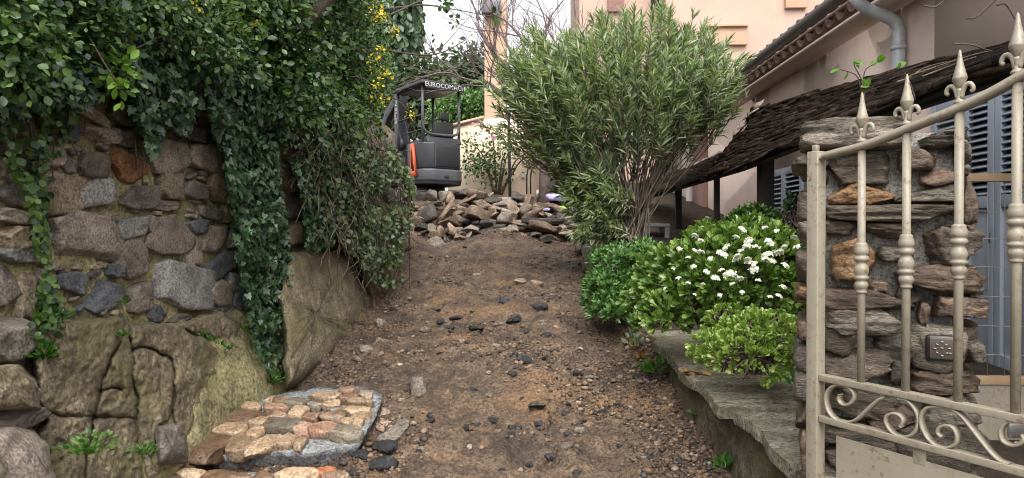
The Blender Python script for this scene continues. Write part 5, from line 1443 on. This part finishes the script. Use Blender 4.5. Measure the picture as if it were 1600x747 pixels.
# yellow flowered shrub
rg = np.random.default_rng(56)
yf = empty('yellow_flower_shrub', on_wall(595, 200, .4), 'climber with small yellow flower clusters over the far end of the wall', 'flower')
for (u, v) in [(590, 16), (602, 22), (596, 30), (624, 48), (602, 80), (586, 98), (608, 112), (596, 128), (598, 156), (642, 176), (400, 38), (312, 2)]:
    c = on_wall(np.array([u - (6 if u < 640 else 0)]), np.array([v]), .5 if u > 500 else .30)
    C = c + rg.normal(size=(3, 3)) * .026 * c[0, 1] / 7
    mkb('flower_cluster', clump_leaves(C, .018, 8, .018, rg, T_OVAL, out=(.3, -.7, 0), up=.4, wr=.9), M['yellow'], yf, kind='stuff')
mb = MB()
for (a, b) in [((540, 40), (600, 25)), ((550, 80), (605, 100)), ((540, 120), (598, 150)), ((590, 150), (644, 178))]:
    p, q = on_wall(*a, .3), on_wall(*b, .62); mb.add(*tube(curve_pts(np.array([p, (p + q) / 2 + UP * .05, q]), 10), .006, .003, 5))
mkb('stem', mb, M['wood'], yf, smooth=True, kind='stuff')

# leaning trunk and long bare branches
lt = empty('leaning_tree', on_wall(430, 90, -.3), 'brown leaning trunk with long bare twigs reaching over the drive', 'tree')
mb = MB(); mb.add(*tube(curve_pts(np.array([on_wall(420, 95, -.15), on_wall(452, 45, .2), on_wall(500, 0, .35), on_wall(560, -70, .5)]), 14), .10, .06, 10))
mkb('trunk', mb, M['trunk'], lt, smooth=True)
def pbranch(pts, d, r0, r1, mat='wood', parent=None, name='branch'):
    P = np.array([PX(u, v, dd) for (u, v), dd in zip(pts, np.linspace(*d, len(pts)))])
    mkb(name, tube(curve_pts(P, 6 * len(pts)), r0, r1, 5), M[mat], parent, smooth=True)
pbranch([(500, 45), (545, 62), (590, 76), (640, 84), (672, 86), (700, 78), (728, 62)], (5.2, 6.4), .012, .004, parent=lt)
pbranch([(590, 16), (630, 11), (665, 8), (705, 14), (770, 26)], (5.6, 6.6), .011, .004, parent=lt)
pbranch([(594, 30), (630, 14), (660, 0), (700, -14)], (5.6, 6.2), .010, .005, parent=lt)
pbranch([(665, 86), (690, 74), (712, 50), (740, 20)], (6.2, 6.4), .005, .002, parent=lt)
pbranch([(664, 87), (672, 100), (686, 112)], (6.2, 6.3), .004, .002, parent=lt)
pbranch([(700, 12), (720, 30), (735, 26)], (6.2, 6.3), .004, .002, parent=lt)
pbranch([(100, 2), (170, 6), (240, 10), (290, 8)], (2.5, 3.0), .006, .003, parent=lt)
pbranch([(180, 60), (225, 64), (280, 66), (330, 60), (390, 70)], (2.6, 3.4), .006, .003, parent=lt)
pbranch([(170, 78), (205, 78), (240, 62), (262, 52)], (2.5, 2.8), .005, .003, parent=lt)
rg = np.random.default_rng(57)
C = np.array([PX(690, 2, 6), PX(700, 6, 6.1), PX(712, 32, 6.3), PX(775, 27, 6.6)]); mkb('leaf_tuft', clump_leaves(C, .03, 12, .05, rg, T_OVAL, out=(0, -.6, 0)), M['shrub'], lt, kind='stuff')

# ivy-clad tree at the end of the wall
rg = np.random.default_rng(58)
it = empty('ivy_clad_tree', np.array([-2.1, 9.4, 1.7]), 'tall tree smothered in dark large-leaved ivy against the white sky', 'tree')
mb = MB(); mb.add(*tube(curve_pts(np.array([[-2.2, 9.4, 1.3], [-2.25, 9.35, 3.2], [-2.0, 9.2, 4.6], [-1.9, 9.1, 6.3]]), 14), .16, .08, 10))
mkb('trunk', mb, M['trunk'], it, smooth=True)
poly = [(520, -140), (668, -140), (664, -20), (658, 10), (662, 55), (652, 84), (630, 92), (612, 112), (598, 140), (560, 150), (520, 100)]
Pp = sample_poly(poly, 7000, rg); n = len(Pp)
dd = 9.0 + .55 * rg.normal(size=n).clip(-1.3, 1.3)
P = PX(Pp[:, 0], Pp[:, 1], dd)
Ls = .085 * (1 + .4 * rg.uniform(-1, 1, n))
mkb('crown', leaves(P, nrm(np.array([.2, -.1, -1]) + rg.normal(size=(n, 3)) * .4), nrm(np.array([.3, -.8, .45]) + rg.normal(size=(n, 3)) * .4), Ls, Ls * .6, T_OVAL), M['ivy'], it)

# weeds in the joints and on the ground
def weed(u, v, r, nl, L, label, seed, pos, mat='weed', up=.6, tm=T_OVAL, wr=.6):
    rg = np.random.default_rng(seed); c = np.asarray(pos, float)
    th = rg.uniform(0, 6.28, nl); el = rg.uniform(.2, 1.3, nl)
    D = np.stack([np.cos(th) * np.cos(el), np.sin(th) * np.cos(el), np.sin(el) * up + .1], -1)
    P = c + D * rg.uniform(0, r, (nl, 1)) + np.array([0, 0, .01])
    N = nrm(np.array([0, -.3, 1]) + rg.normal(size=(nl, 3)) * .4)
    Ls = L * rg.uniform(.6, 1.3, nl)
    mk('weed', *leaves(P, D, N, Ls, Ls * wr, tm), M[mat], label=label, cat='weed', group=None)
weed(0, 0, .10, 240, .017, 'bright green fern tuft at the bottom left in the rock crack', 1, on_wall(140, 715, .32))
weed(0, 0, .06, 130, .015, 'small green weeds low in the crack right of the fern tuft', 2, on_wall(226, 715, .32))
weed(0, 0, .09, 190, .02, 'fresh green weed clump at the ivy foot behind the cobbled slab', 3, on_wall(428, 602, .22))
weed(0, 0, .07, 130, .02, 'small weed clump just right of the ivy foot', 4, on_wall(448, 588, .22))
weed(0, 0, .06, 40, .035, 'broad green leaves sprouting from the wall at the left', 5, on_wall(72, 565, .12))
weed(0, 0, .05, 34, .03, 'green sprig in the wall above the broad leaves at the left', 6, on_wall(85, 505, .12))
for i, u in enumerate((318, 332, 345, 357)): weed(0, 0, .03, 26, .018, 'row of tiny bright weeds along the diagonal rock crack', 10 + i, on_wall(u, 528 + (u - 318) * .55, .13)); bpy.data.objects[-1] if False else None
weed(0, 0, .04, 26, .022, 'tiny weed beside the ivy curtain on the rock shoulder', 16, on_wall(380, 520, .13))
weed(0, 0, .03, 22, .02, 'tiny weed in the vertical rock joint under the pale triangular stone', 17, on_wall(192, 530, .12))
weed(0, 0, .03, 20, .02, 'tiny weed on the rock between the pale and blue stones', 18, on_wall(197, 478, .05))
weed(0, 0, .09, 34, .06, 'green broad-leaved weed at the foot of the low wall in the middle', 20, on_ground(1022, 585, .02))
weed(0, 0, .05, 24, .04, 'small weed at the foot of the low wall lower right', 21, on_ground(1087, 655, .02))
weed(0, 0, .06, 28, .045, 'leafy weed at the bottom edge by the low wall', 22, on_ground(1132, 738, .02))
weed(0, 0, .08, 26, .05, 'thin grey-green weed by the low wall corner under the bush', 23, on_ground(990, 545, .02), 'oleander', 1.2)
weed(0, 0, .05, 30, .03, 'weed tuft on the bank right of the sloping rock face', 24, on_ground(553, 468, .05))
weed(0, 0, .05, 30, .03, 'weed tuft at the foot of the sloping rock face', 25, on_ground(515, 492, .05))
weed(0, 0, .05, 26, .03, 'weed at the foot of the rock near the ivy curtain', 26, on_ground(482, 520, .05))
weed(0, 0, .06, 40, .03, 'small bright plant on the slab beside the stone pillar', 27, PX(1243, 606, 2.7))
for o in bpy.data.objects:
    if o.get('label') == 'row of tiny bright weeds along the diagonal rock crack': o['group'] = 'weeds along the rock crack'
rg = np.random.default_rng(70)
Pp = sample_poly([(985, 540), (1020, 545), (1035, 580), (1000, 570)], 30, rg); P = on_ground(Pp[:, 0], Pp[:, 1], .03)
mk('leaf_litter', *leaves(P, rdir(30, rg) * np.array([1, 1, .3]), nrm(np.array([0, 0, 1]) + rg.normal(size=(30, 3)) * .4), .05, .03, T_OVAL), M['litter'], kind='stuff', label='reddish dead leaves at the foot of the low wall')
Pp = sample_poly([(1060, 540), (1100, 545), (1110, 570), (1065, 560)], 14, rg); P = PX(Pp[:, 0], Pp[:, 1], 3.6); P[:, 2] = lwz(P[:, 1]) + .012
mk('leaf_litter', *leaves(P, rdir(14, rg) * np.array([1, 1, .2]), nrm(np.array([0, 0, 1]) + rg.normal(size=(14, 3)) * .3), .05, .03, T_OVAL), M['litter'], kind='stuff', label='yellowed leaves lying on the slab under the bush')

# ------------------------------------------------------------------ oleander
rg = np.random.default_rng(80)
OD = 6.5
OB = PX(985, 372, OD)
ol = empty('oleander_bush', OB, 'tall many-stemmed oleander fanning out in front of the pink house', 'oleander')
def ell(c, ax, n, inner=.35):
    d = rdir(n, rg); r = rg.uniform(inner ** 3, 1, n) ** (1 / 3); return c + d * r[:, None] * ax
px = OD / F
tips = np.concatenate([
    ell(PX(965, 128, OD), np.array([188 * px, .85, 106 * px]), 620, .3),
    ell(PX(850, 150, OD), np.array([84 * px, .5, 100 * px]), 180, .2),
    ell(PX(1078, 115, OD), np.array([78 * px, .5, 76 * px]), 140, .2),
    ell(PX(900, 232, OD - .1), np.array([58 * px, .4, 58 * px]), 110, .2),
    ell(PX(928, 312, OD - .25), np.array([42 * px, .3, 64 * px]), 130, .2)])
tips = tips[vnoise(tips * 2.6, 19) > -.52]
tips = tips + nrm(tips - PX(965, 160, OD)) * (np.clip(rg.normal(0, .08, (len(tips), 1)), -.1, .18))
nt_ = len(tips)
hub = OB + np.array([0, 0, .75])
low = tips[:, 2] < PX(900, 270, OD)[2]
dirs = nrm(tips - (OB + np.array([0, 0, .25])) + np.array([0, 0, .35]) + rg.normal(size=(nt_, 3)) * .22)
dirs[low] = nrm(dirs[low] + np.array([-.3, -.3, -.1]))
tl = rg.uniform(.26, .44, nt_)
LP, LD, LN = [], [], []; tw = MB()
for i in range(nt_):
    nl = rg.integers(34, 50); f = rg.uniform(.0, 1, nl) ** .7
    base = tips[i] - dirs[i] * tl[i]
    P = base + dirs[i] * (f * tl[i])[:, None]
    sd_ = rg.normal(size=(nl, 3)); sd_ = nrm(sd_ - dirs[i] * (sd_ @ dirs[i])[:, None])
    spread = (1.15 - .75 * f)[:, None]
    D = nrm(dirs[i] + sd_ * spread + np.array([0, 0, -.28]) * (1 - .6 * f)[:, None] + rg.normal(size=(nl, 3)) * .14)
    LP.append(P); LD.append(D); LN.append(nrm(np.array([0, -.35, .8]) + rg.normal(size=(nl, 3)) * .35))
    tw.add(*tube(np.array([base, tips[i]]), .005, .003, 4, False))
LP, LD, LN = map(np.concatenate, (LP, LD, LN)); n = len(LP)
Ls = rg.uniform(.060, .128, n)
mk('foliage', *leaves(LP, LD, LN, Ls, Ls * .165, T_LANCE), M['oleander'], ol)
mkb('twigs', tw, M['stem'], ol)
# stems: each runs from the foot to a twig base
sm = MB()
order = rg.permutation(nt_)[:170]
for i in order:
    b = tips[i] - dirs[i] * tl[i]; d = b - OB
    s0 = OB + np.array([rg.normal(0, .07), rg.normal(0, .09), -.05])
    m1 = OB + d * .33 + np.array([-d[0] * .02, -d[1] * .02, .03 * d[2]]); m2 = OB + d * .68 + np.array([-d[0] * .02, 0, .02 * d[2]])
    r = rg.uniform(.006, .012)
    sm.add(*tube(curve_pts(np.array([s0, m1 + rg.normal(0, .03, 3), m2 + rg.normal(0, .03, 3), b]), 12), r, .004, 5, False))
for k in range(6):
    a = rg.uniform(0, 6.28); sm.add(*tube(curve_pts(np.array([OB + np.array([.05 * math.cos(a), .05 * math.sin(a), -.08]), OB + np.array([.14 * math.cos(a), .11 * math.sin(a), .3]), OB + np.array([.42 * math.cos(a), .3 * math.sin(a), .8])]), 10), .022, .011, 7))
mkb('stems', sm, M['stem'], ol, smooth=True)

# ------------------------------------------------------------------ bushes on the terrace
def dome_bush(name, label, ells, nros, per, L, wr, mat, tm, seed, flowers=None, open_=.75, cat='bush', fsize=.03, lump_=.30):
    rg = np.random.default_rng(seed); P, D = [], []
    tot = sum(e[3] for e in ells)
    for (c, ax, zmin, w) in ells:
        k = int(nros * w / tot); d = rdir(k * 3, rg); d = d[d[:, 2] > -.25][:k]; d = d[d[:, 1] < .75]
        r = (1 + lump_ * fbm(d * 2.9 + seed, 3, seed))[:, None] * rg.choice([1.0, .94, .86, .76, .62], (len(d), 1), p=[.36, .26, .18, .12, .08])
        P.append(np.array(c) + d * r * np.array(ax)); D.append(nrm(d / np.array(ax) + np.array([0, -.15, .55]) + rg.normal(size=d.shape) * .25))
    P, D = np.concatenate(P), np.concatenate(D); n = len(P)
    base = np.array([P[:, 0].mean(), P[:, 1].mean(), P[:, 2].min()])
    e = empty(name, base, label, cat)
    Dn = np.repeat(D, per, 0); s = rg.normal(size=(n * per, 3)); s = nrm(s - Dn * (s * Dn).sum(1, keepdims=True))
    tilt = rg.uniform(.25, 1.25, (n * per, 1)) * open_
    LD = nrm(Dn + s * tilt); LN = nrm(Dn * 1.0 - s * .5 + rg.normal(size=Dn.shape) * .12)
    Ls = L * rg.uniform(.6, 1.2, n * per)
    mk('foliage', *leaves(np.repeat(P, per, 0) + s * .004, LD, LN, Ls, Ls * wr, tm), M[mat], e)
    mb = MB()
    for i in rg.permutation(n)[:90]:
        q = base + np.array([rg.normal(0, .06), rg.normal(0, .06), -.02]); mb.add(*tube(curve_pts(np.array([q, (q + P[i]) / 2 + UP * .05, P[i]]), 7), .007, .003, 4, False))
    mkb('stems', mb, M['wood'], e, smooth=True)
    if flowers is not None:
        cl = []
        for v in range(3):
            pts = rdir(26, rg) * np.array([1, 1, .6]) * rg.uniform(.5, 1, (26, 1)) * fsize; pts[:, 2] = np.abs(pts[:, 2])
            Pq = np.repeat(pts, 4, 0); th = np.tile(np.arange(4) * 1.57, 26) + rg.uniform(0, 1.5, 104)
            Dq = np.stack([np.cos(th), np.sin(th), .25 + 0 * th], -1); Nq = nrm(nrm(Pq + np.array([0, 0, .01])) + rg.normal(size=Pq.shape) * .3)
            Dq = nrm(Dq - Nq * (Dq * Nq).sum(1, keepdims=True))
            cl.append(mesh_from('flower_cluster', *leaves(Pq, Dq, Nq, .0125, .010, T_OVAL))); cl[-1].materials.append(M['petal'])
        for i, (u, v, s) in enumerate(flowers):
            r = ray(u, v); best = None
            for (c, ax, zmin, w) in ells:          # front surface of the dome along this line of sight
                o_ = (np.array([0, 0, CAMZ]) - np.array(c)) / np.array(ax); q = r / np.array(ax)
                A_, B_, C_ = q @ q, 2 * o_ @ q, o_ @ o_ - 1.04; disc = B_ * B_ - 4 * A_ * C_
                if disc > 0:
                    t = (-B_ - math.sqrt(disc)) / (2 * A_); best = t if best is None else min(best, t)
            if best is None: continue
            p = np.array([0, 0, CAMZ]) + r * best * (.965 if u > 1110 else .95) + np.array([0, 0, .004])
            o = bpy.data.objects.new('flower_cluster', cl[i % 3]); COL.objects.link(o); put(o, p, e)
            s *= .95; o.location = tuple(p - WL[e.name]); o.scale = (s, s, s); o.rotation_euler = (rg.uniform(.2, .7), rg.uniform(-.3, .3), rg.uniform(0, 6.28))
    return e
def pc(u, v, d): return tuple(PX(u, v, d))
FL = [(1117,350,1.1),(1100,352,.8),(1130,348,.8),(1065,372,.9),(1085,370,.7),(1095,378,.7),(1062,390,.6),(1160,360,.8),(1195,358,.7),(1214,362,.6),(1235,364,.9),(1245,388,.8),(1137,388,1.0),(1152,404,1.0),(1157,394,.7),(1173,378,1.1),(1168,386,.8),
 (1181,388,.8),(1202,380,1.1),(1200,400,1.1),(1196,408,.9),(1217,396,1.1),(1225,388,.7),(1205,410,.8),(1225,416,.9),(1168,408,.8),(1176,414,.9),(1180,422,1.0),(1140,430,1.1),(1148,434,.8),(1155,437,.8),(1118,436,.9),(1144,446,.6),(1104,426,.7),
 (1127,424,.6),(1095,396,.8),(1085,392,.5),(1084,418,.6),(1075,444,.5),(1222,450,.8),(1217,464,.7),(1203,466,.6),(1125,396,.8),(1133,400,.7),(1052,422,.4),(1240,372,.7),(1060,436,.5),(1066,376,.7),(1040,452,.5),(1098,446,.5),(1085,462,.45),(1125,462,.5),(1160,458,.5),(1185,440,.6),(1110,405,.55),(1150,372,.6),(1075,404,.5),(1048,400,.45)]
dome_bush('flowering_bush', 'big glossy green bush dotted with white flower clusters on the terrace',
    [(pc(1145, 455, 3.95), (.40, .42, .37), 0, 3), (pc(1055, 470, 4.2), (.25, .30, .31), 0, 1.6), (pc(1200, 440, 3.9), (.21, .35, .30), 0, 1.3), (pc(1035, 500, 3.9), (.12, .2, .13), 0, .5)], 1500, 9, .062, .55, 'bush', T_SPAT, 91, FL)
dome_bush('low_bush', 'small pale-green succulent-leaved bush at the foot of the flowering bush',
    [(pc(1165, 565, 3.15), (.19, .2, .13), 0, 2), (pc(1115, 552, 3.25), (.10, .12, .09), 0, .7), (pc(1150, 515, 3.45), (.16, .15, .10), 0, .9), (pc(1190, 530, 3.3), (.17, .2, .12), 0, 1.2), (pc(1235, 545, 3.1), (.09, .15, .12), 0, .8)], 620, 9, .034, .62, 'bush2', T_SPAT, 92, lump_=.42)
dome_bush('leafy_bush', 'mid-green small-leaved bush at the drive edge left of the flowering bush',
    [(pc(970, 445, 5.2), (.25, .3, .29), 0, 2), (pc(1005, 425, 5.3), (.20, .3, .22), 0, 1.2), (pc(942, 470, 5.0), (.13, .2, .20), 0, .9), (pc(955, 490, 4.85), (.14, .2, .10), 0, .5)], 1500, 9, .052, .34, 'bush3', T_LANCE, 93)
dome_bush('low_bush', 'dark green shrub top showing behind the flowering bush', [(pc(1175, 350, 4.7), (.16, .14, .10), 0, 1)], 160, 9, .05, .4, 'shrub', T_OVAL, 94)
dome_bush('low_bush', 'thin dark shrub in the shade between the canopy and the pillar', [(pc(1235, 345, 4.6), (.08, .1, .14), 0, 1)], 26, 6, .06, .45, 'ivy', T_OVAL, 95)

# sprig and twigs on top of the pillar
sg = empty('pillar_sprig', PX(1345, 172, 2.35), 'small green sprig growing from the top of the stone pillar', 'sprig')
mb = MB(); LPp, LDd = [], []
for (pts) in [[(1352, 172), (1345, 140), (1338, 118), (1312, 108)], [(1352, 172), (1348, 130), (1336, 105), (1334, 96)], [(1352, 172), (1350, 135), (1352, 110), (1370, 98)], [(1350, 160), (1352, 140), (1358, 134)], [(1430, 155), (1422, 130), (1412, 112), (1400, 104)]]:
    P = np.array([PX(u, v, 2.32) for u, v in pts]); Pc = curve_pts(P, 14); mb.add(*tube(Pc, .0025, .0015, 5)); LPp += [Pc[-1], Pc[-1], Pc[-3]]; 
mkb('stem', mb, M['trunk'], sg, smooth=True)
rg = np.random.default_rng(96); LPp = np.array(LPp); n = len(LPp)
for q in LPp: mk('leaf', *leaves(q[None], nrm(rg.normal(size=(1, 3)) * np.array([1, .5, .5])), nrm(np.array([[0, -.8, .5]]) + rg.normal(size=(1, 3)) * .3), .032, .022, T_OVAL), M['lime'], sg)
vt = empty('dry_vine', PX(1480, 185, 2.9), 'dry leafless vine twigs lying over the canopy edge at the top right', 'vine')
rg = np.random.default_rng(97)
for pts in [[(1420, 118), (1470, 100), (1530, 88), (1600, 70)], [(1440, 122), (1500, 96), (1540, 84), (1580, 82), (1620, 70)], [(1484, 68), (1510, 76), (1550, 80), (1600, 62)], [(1505, 24), (1535, 20), (1565, 2), (1590, -10)], [(1562, 4), (1575, 16), (1590, 34)], [(1450, 2), (1465, 6), (1480, 0)], [(1400, 130), (1425, 122), (1450, 108), (1475, 104)], [(1515, 102), (1550, 108), (1590, 98)]]:
    P = np.array([PX(u, v, 3.0) for u, v in pts]) + rg.normal(0, .01, (len(pts), 3)); mkb('twig', tube(curve_pts(P, 16), .0045, .002, 5), M['wood'], vt, smooth=True)

# ------------------------------------------------------------------ background
gw = empty('garden_wall', PX(770, 300, 14.5), 'cream rendered garden wall behind the excavator', 'wall')
def bwall(parent, u0, v0, u1, v1, d, t, mat, name='wall'):
    a, b = PX(u0, v1, d), PX(u1, v0, d)
    return mkb(name, box(((a[0] + b[0]) / 2, d + t / 2, (a[2] + b[2]) / 2), (b[0] - a[0], t, b[2] - a[2]), .01), M[mat], parent)
a, b = PX(700, 330, 14.5), PX(900, 330, 14.5); zl, zr = PX(700, 200, 14.5)[2], PX(762, 185, 14.5)[2]
mkb('wall', prism([(a[0], a[2] - .6), (b[0], a[2] - .6), (b[0], zr), (PX(762, 185, 14.5)[0], zr), (a[0], zl)], 14.5, 14.75, 1), M['cream'], gw)
mkb('coping', prism([(a[0], zl + .002), (PX(756, 185, 14.5)[0], zr - .012), (PX(756, 185, 14.5)[0], zr + .05), (a[0], zl + .06)], 14.44, 14.8, 1), M['orange'], gw)
col = empty('plaster_column', PX(773, 190, 15.2), 'tall apricot plaster chimney column with a grey cap', 'chimney')
bwall(col, 757, -60, 791, 330, 15.2, .5, 'orange', 'shaft')
bwall(col, 752, 0, 783, 20, 14.95, .2, 'gutter', 'metal_box')
bd = empty('salmon_building', PX(1100, 300, 17), 'taller salmon-rendered building rising behind the oleander and the pink house', 'building')
bwall(bd, 1040, -260, 1420, 330, 16.6, 5, 'pink2')
bwall(bd, 905, -260, 1039, 330, 17.6, 4, 'pink2')
bwall(bd, 800, 120, 904, 330, 17.9, 3, 'pink2')
bwall(bd, 1112, 40, 1168, 70, 16.5, .099, 'orange', 'window_ledge')
bwall(bd, 1110, 36, 1170, 41, 16.42, .17, 'orange', 'sill')
bwall(bd, 1018, -60, 1038, 12, 17.5, .098, 'black', 'window')
bwall(bd, 950, -60, 975, 18, 17.5, .098, 'brownpink', 'shutter')
bwall(bd, 1228, -200, 1262, 12, 16.5, .098, 'orange', 'window')
st = empty('garden_stair', PX(850, 300, 13.6), 'outside stair with white risers and dark handrail beside the cream wall', 'stairs')
for i in range(8):
    a = PX(838 + i * 7, 302 - i * 9, 13.6)
    mkb('step', box((a[0] + .25, 13.9, a[2] - .25), (.5, .9, .115 + .5)), M['cream'], st)
a, b = PX(838, 312, 13.35), PX(880, 275, 13.35)
mkb('stringer', sweep(np.array([a, (a + b) / 2, b]), [(-.03, -.1), (.03, -.1), (.03, .1), (-.03, .1)], UP), M['mdark'], st)
for o_ in (0, 6):
    pts = [PX(823 + o_, 303, 13.4), PX(823 + o_, 275, 13.4), PX(825 + o_, 264, 13.4), PX(845 + o_, 247, 13.4), PX(880 + o_, 222, 13.4)]
    mkb('handrail', tube(np.array(pts), .018, seg=6), M['black'], st, smooth=True)
lp = empty('iron_pole', PX(797, 306, 13.2), 'thin dark iron pole standing in front of the cream garden wall', 'pole')
mkb('shaft', tube(np.array([PX(797, 320, 13.2), PX(796, 250, 13.2), PX(795, 175, 13.2)]), .03, .026, 8), M['black'], lp, smooth=True)
mkb('cap', tube(np.array([PX(795, 175, 13.2), PX(795, 172, 13.2)]), .045, .03, 8), M['black'], lp, smooth=True)
aw = empty('dark_awning', PX(845, 210, 13.4), 'dark corrugated awning edge showing under the oleander on its left', 'awning')
a, b = PX(818, 206, 13.0), PX(900, 206, 13.0)
mkb('sheet', box(((a[0] + b[0]) / 2, 13.6, a[2] + .06), (b[0] - a[0], 1.5, .06)), M['mdark'], aw)
for k in range(9): mkb('rib', tube(np.array([[a[0] + .05 + k * .115, 12.86, a[2] + .075], [a[0] + .05 + k * .115, 14.3, a[2] + .075]]), .045, seg=6), M['gutter'], aw, smooth=True)
mkb('edge_board', box(((a[0] + b[0]) / 2, 12.84, a[2] - .03), (b[0] - a[0], .04, .10)), M['black'], aw)
bx = empty('wall_socket', PX(817, 275, 14.4), 'small white box on the cream wall between pole and stair', 'box')
mkb('cover', box(PX(817, 275, 14.46), (.09, .06, .09), .01), M['white'], bx)
# climber on the garden wall
rg = np.random.default_rng(110)
bv = empty('bougainvillea', PX(778, 300, 14.2), 'bougainvillea climber with a few pink bracts on the cream wall', 'climber')
mb = MB()
for u0, tgt in [(772, (745, 230)), (776, (770, 210)), (780, (800, 225)), (784, (830, 235)), (774, (735, 250)), (781, (850, 230)), (779, (790, 240))]:
    P = np.array([PX(u0, 304, 14.3), PX(u0 + (tgt[0] - u0) * .25, 275, 14.25), PX((u0 + tgt[0]) / 2, 250, 14.25), PX(*tgt, 14.3)]); mb.add(*tube(curve_pts(P, 12), .03, .01, 6))
mkb('stem', mb, M['trunk'], bv, smooth=True, kind='stuff')
Pp = np.concatenate([sample_poly([(725, 225), (760, 205), (800, 215), (860, 205), (880, 225), (840, 240), (800, 255), (790, 275), (765, 285), (735, 275)], 85, rg), sample_poly([(725, 235), (770, 240), (780, 290), (740, 290)], 22, rg)])
C = PX(Pp[:, 0], Pp[:, 1], rg.uniform(13.95, 14.4, len(Pp)))
mkb('foliage', clump_leaves(C, .10, 11, .06, rg, T_OVAL, out=(0, -.7, 0), up=.6, wr=.75), M['shrub'], bv)
C = np.array([PX(u, v, 13.9) for u, v in [(752, 197), (758, 200), (768, 208), (770, 213), (825, 220), (826, 224), (746, 196)]])
mkb('bracts', clump_leaves(C, .05, 9, .05, rg, T_OVAL, out=(0, -.7, 0), wr=.8), M['magenta'], bv, kind='stuff')

def crown_tree(name, label, u, vb, vt, d, wpx, ncl, per, L, seed, mat, group='trees behind the garden wall'):
    rg = np.random.default_rng(seed); base = PX(u, vb, d); top = PX(u, vt, d); w = wpx * d / F / 2; h = top[2] - base[2]
    e = empty(name, base, label, 'tree', group)
    mb = MB(); mb.add(*tube(curve_pts(np.array([base - UP * 1.0, base + UP * h * .35 + np.array([.1, 0, 0]), base + UP * h * .8]), 10), w * .10, w * .04, 7))
    c = base + UP * h * .56; d_ = rdir(ncl, rg); r = (rg.uniform(.25, 1, ncl) ** .5)[:, None] * (1 + .35 * fbm(d_ * 2.3 + seed, 3, seed))[:, None]
    C = c + d_ * r * np.array([w, w * .8, h * .46])
    for i in range(0, ncl, 6): mb.add(*tube(np.array([base + UP * h * rg.uniform(.2, .6), C[i]]), w * .025, w * .008, 5))
    mkb('trunk', mb, M['trunk'], e, smooth=True)
    mkb('crown', clump_leaves(C, L * 1.6, per, L, rg, T_LANCE, out=(0, -.4, 0), up=.7, wr=.55), M[mat], e)
crown_tree('olive_tree', 'pale olive tree behind the excavator canopy on the left', 655, 215, 95, 19, 80, 200, 22, .16, 121, 'far_leaf')
crown_tree('holm_oak', 'dark oak tree right behind the excavator canopy', 735, 205, 92, 21, 78, 240, 22, .17, 122, 'far_leaf2')
crown_tree('olive_tree', 'low pale tree between the excavator and the apricot column', 700, 210, 118, 25, 90, 200, 22, .18, 123, 'far_leaf')
crown_tree('hedge_tree', 'green hedge top showing just above the cream garden wall', 725, 205, 150, 17, 90, 220, 22, .10, 124, 'bush3')
crown_tree('olive_tree', 'far tree at the left edge of the sky gap behind the ivy tree', 622, 235, 110, 24, 100, 220, 22, .2, 125, 'far_leaf')

# bare tree: recursive twigs
bt = empty('bare_tree', PX(850, 250, 12.0), 'leafless purplish-brown tree behind the oleander against the sky', 'tree')
rg = np.random.default_rng(130); mb = MB(); tk = MB()
def grow(p, d, l, r, lev):
    k = 5; pts = [p]; q = p.copy(); dd = d.copy()
    for _ in range(k):
        dd = nrm(dd + rg.normal(0, .10, 3) + np.array([0, 0, .035])); q = q + dd * l / k; pts.append(q.copy())
    (tk if lev < 1 else mb).add(*tube(np.array(pts), r, r * .62, 7 if lev < 2 else 4, False))
    if lev >= 5: return
    for _ in range(3 if lev < 4 else 2):
        nd = nrm(dd + rg.normal(0, .42, 3) * np.array([1, .7, .8])); i = rg.integers(2, k + 1)
        grow(pts[i], nd, l * rg.uniform(.62, .85), r * .55, lev + 1)
for tgt, l in [((690, 10), 1.3), ((740, 0), 1.3), ((800, -10), 1.2), ((860, -10), 1.2), ((900, 0), 1.1), ((720, 60), 1.2)]:
    p = PX(850, 190, 12.0); grow(p, nrm(PX(*tgt, 12.0 + rg.uniform(-.6, .6)) - p), l, .045, 1)
tk.add(*tube(np.array([PX(850, 330, 12.0), PX(852, 250, 12.0), PX(850, 188, 12.0)]), .11, .08, 9))
mkb('trunk', tk, M['bare'], bt, smooth=True)
mkb('twigs', mb, M['bare'], bt)

print('objects', len(bpy.data.objects), 'tris', sum(len(m.polygons) for m in bpy.data.meshes))
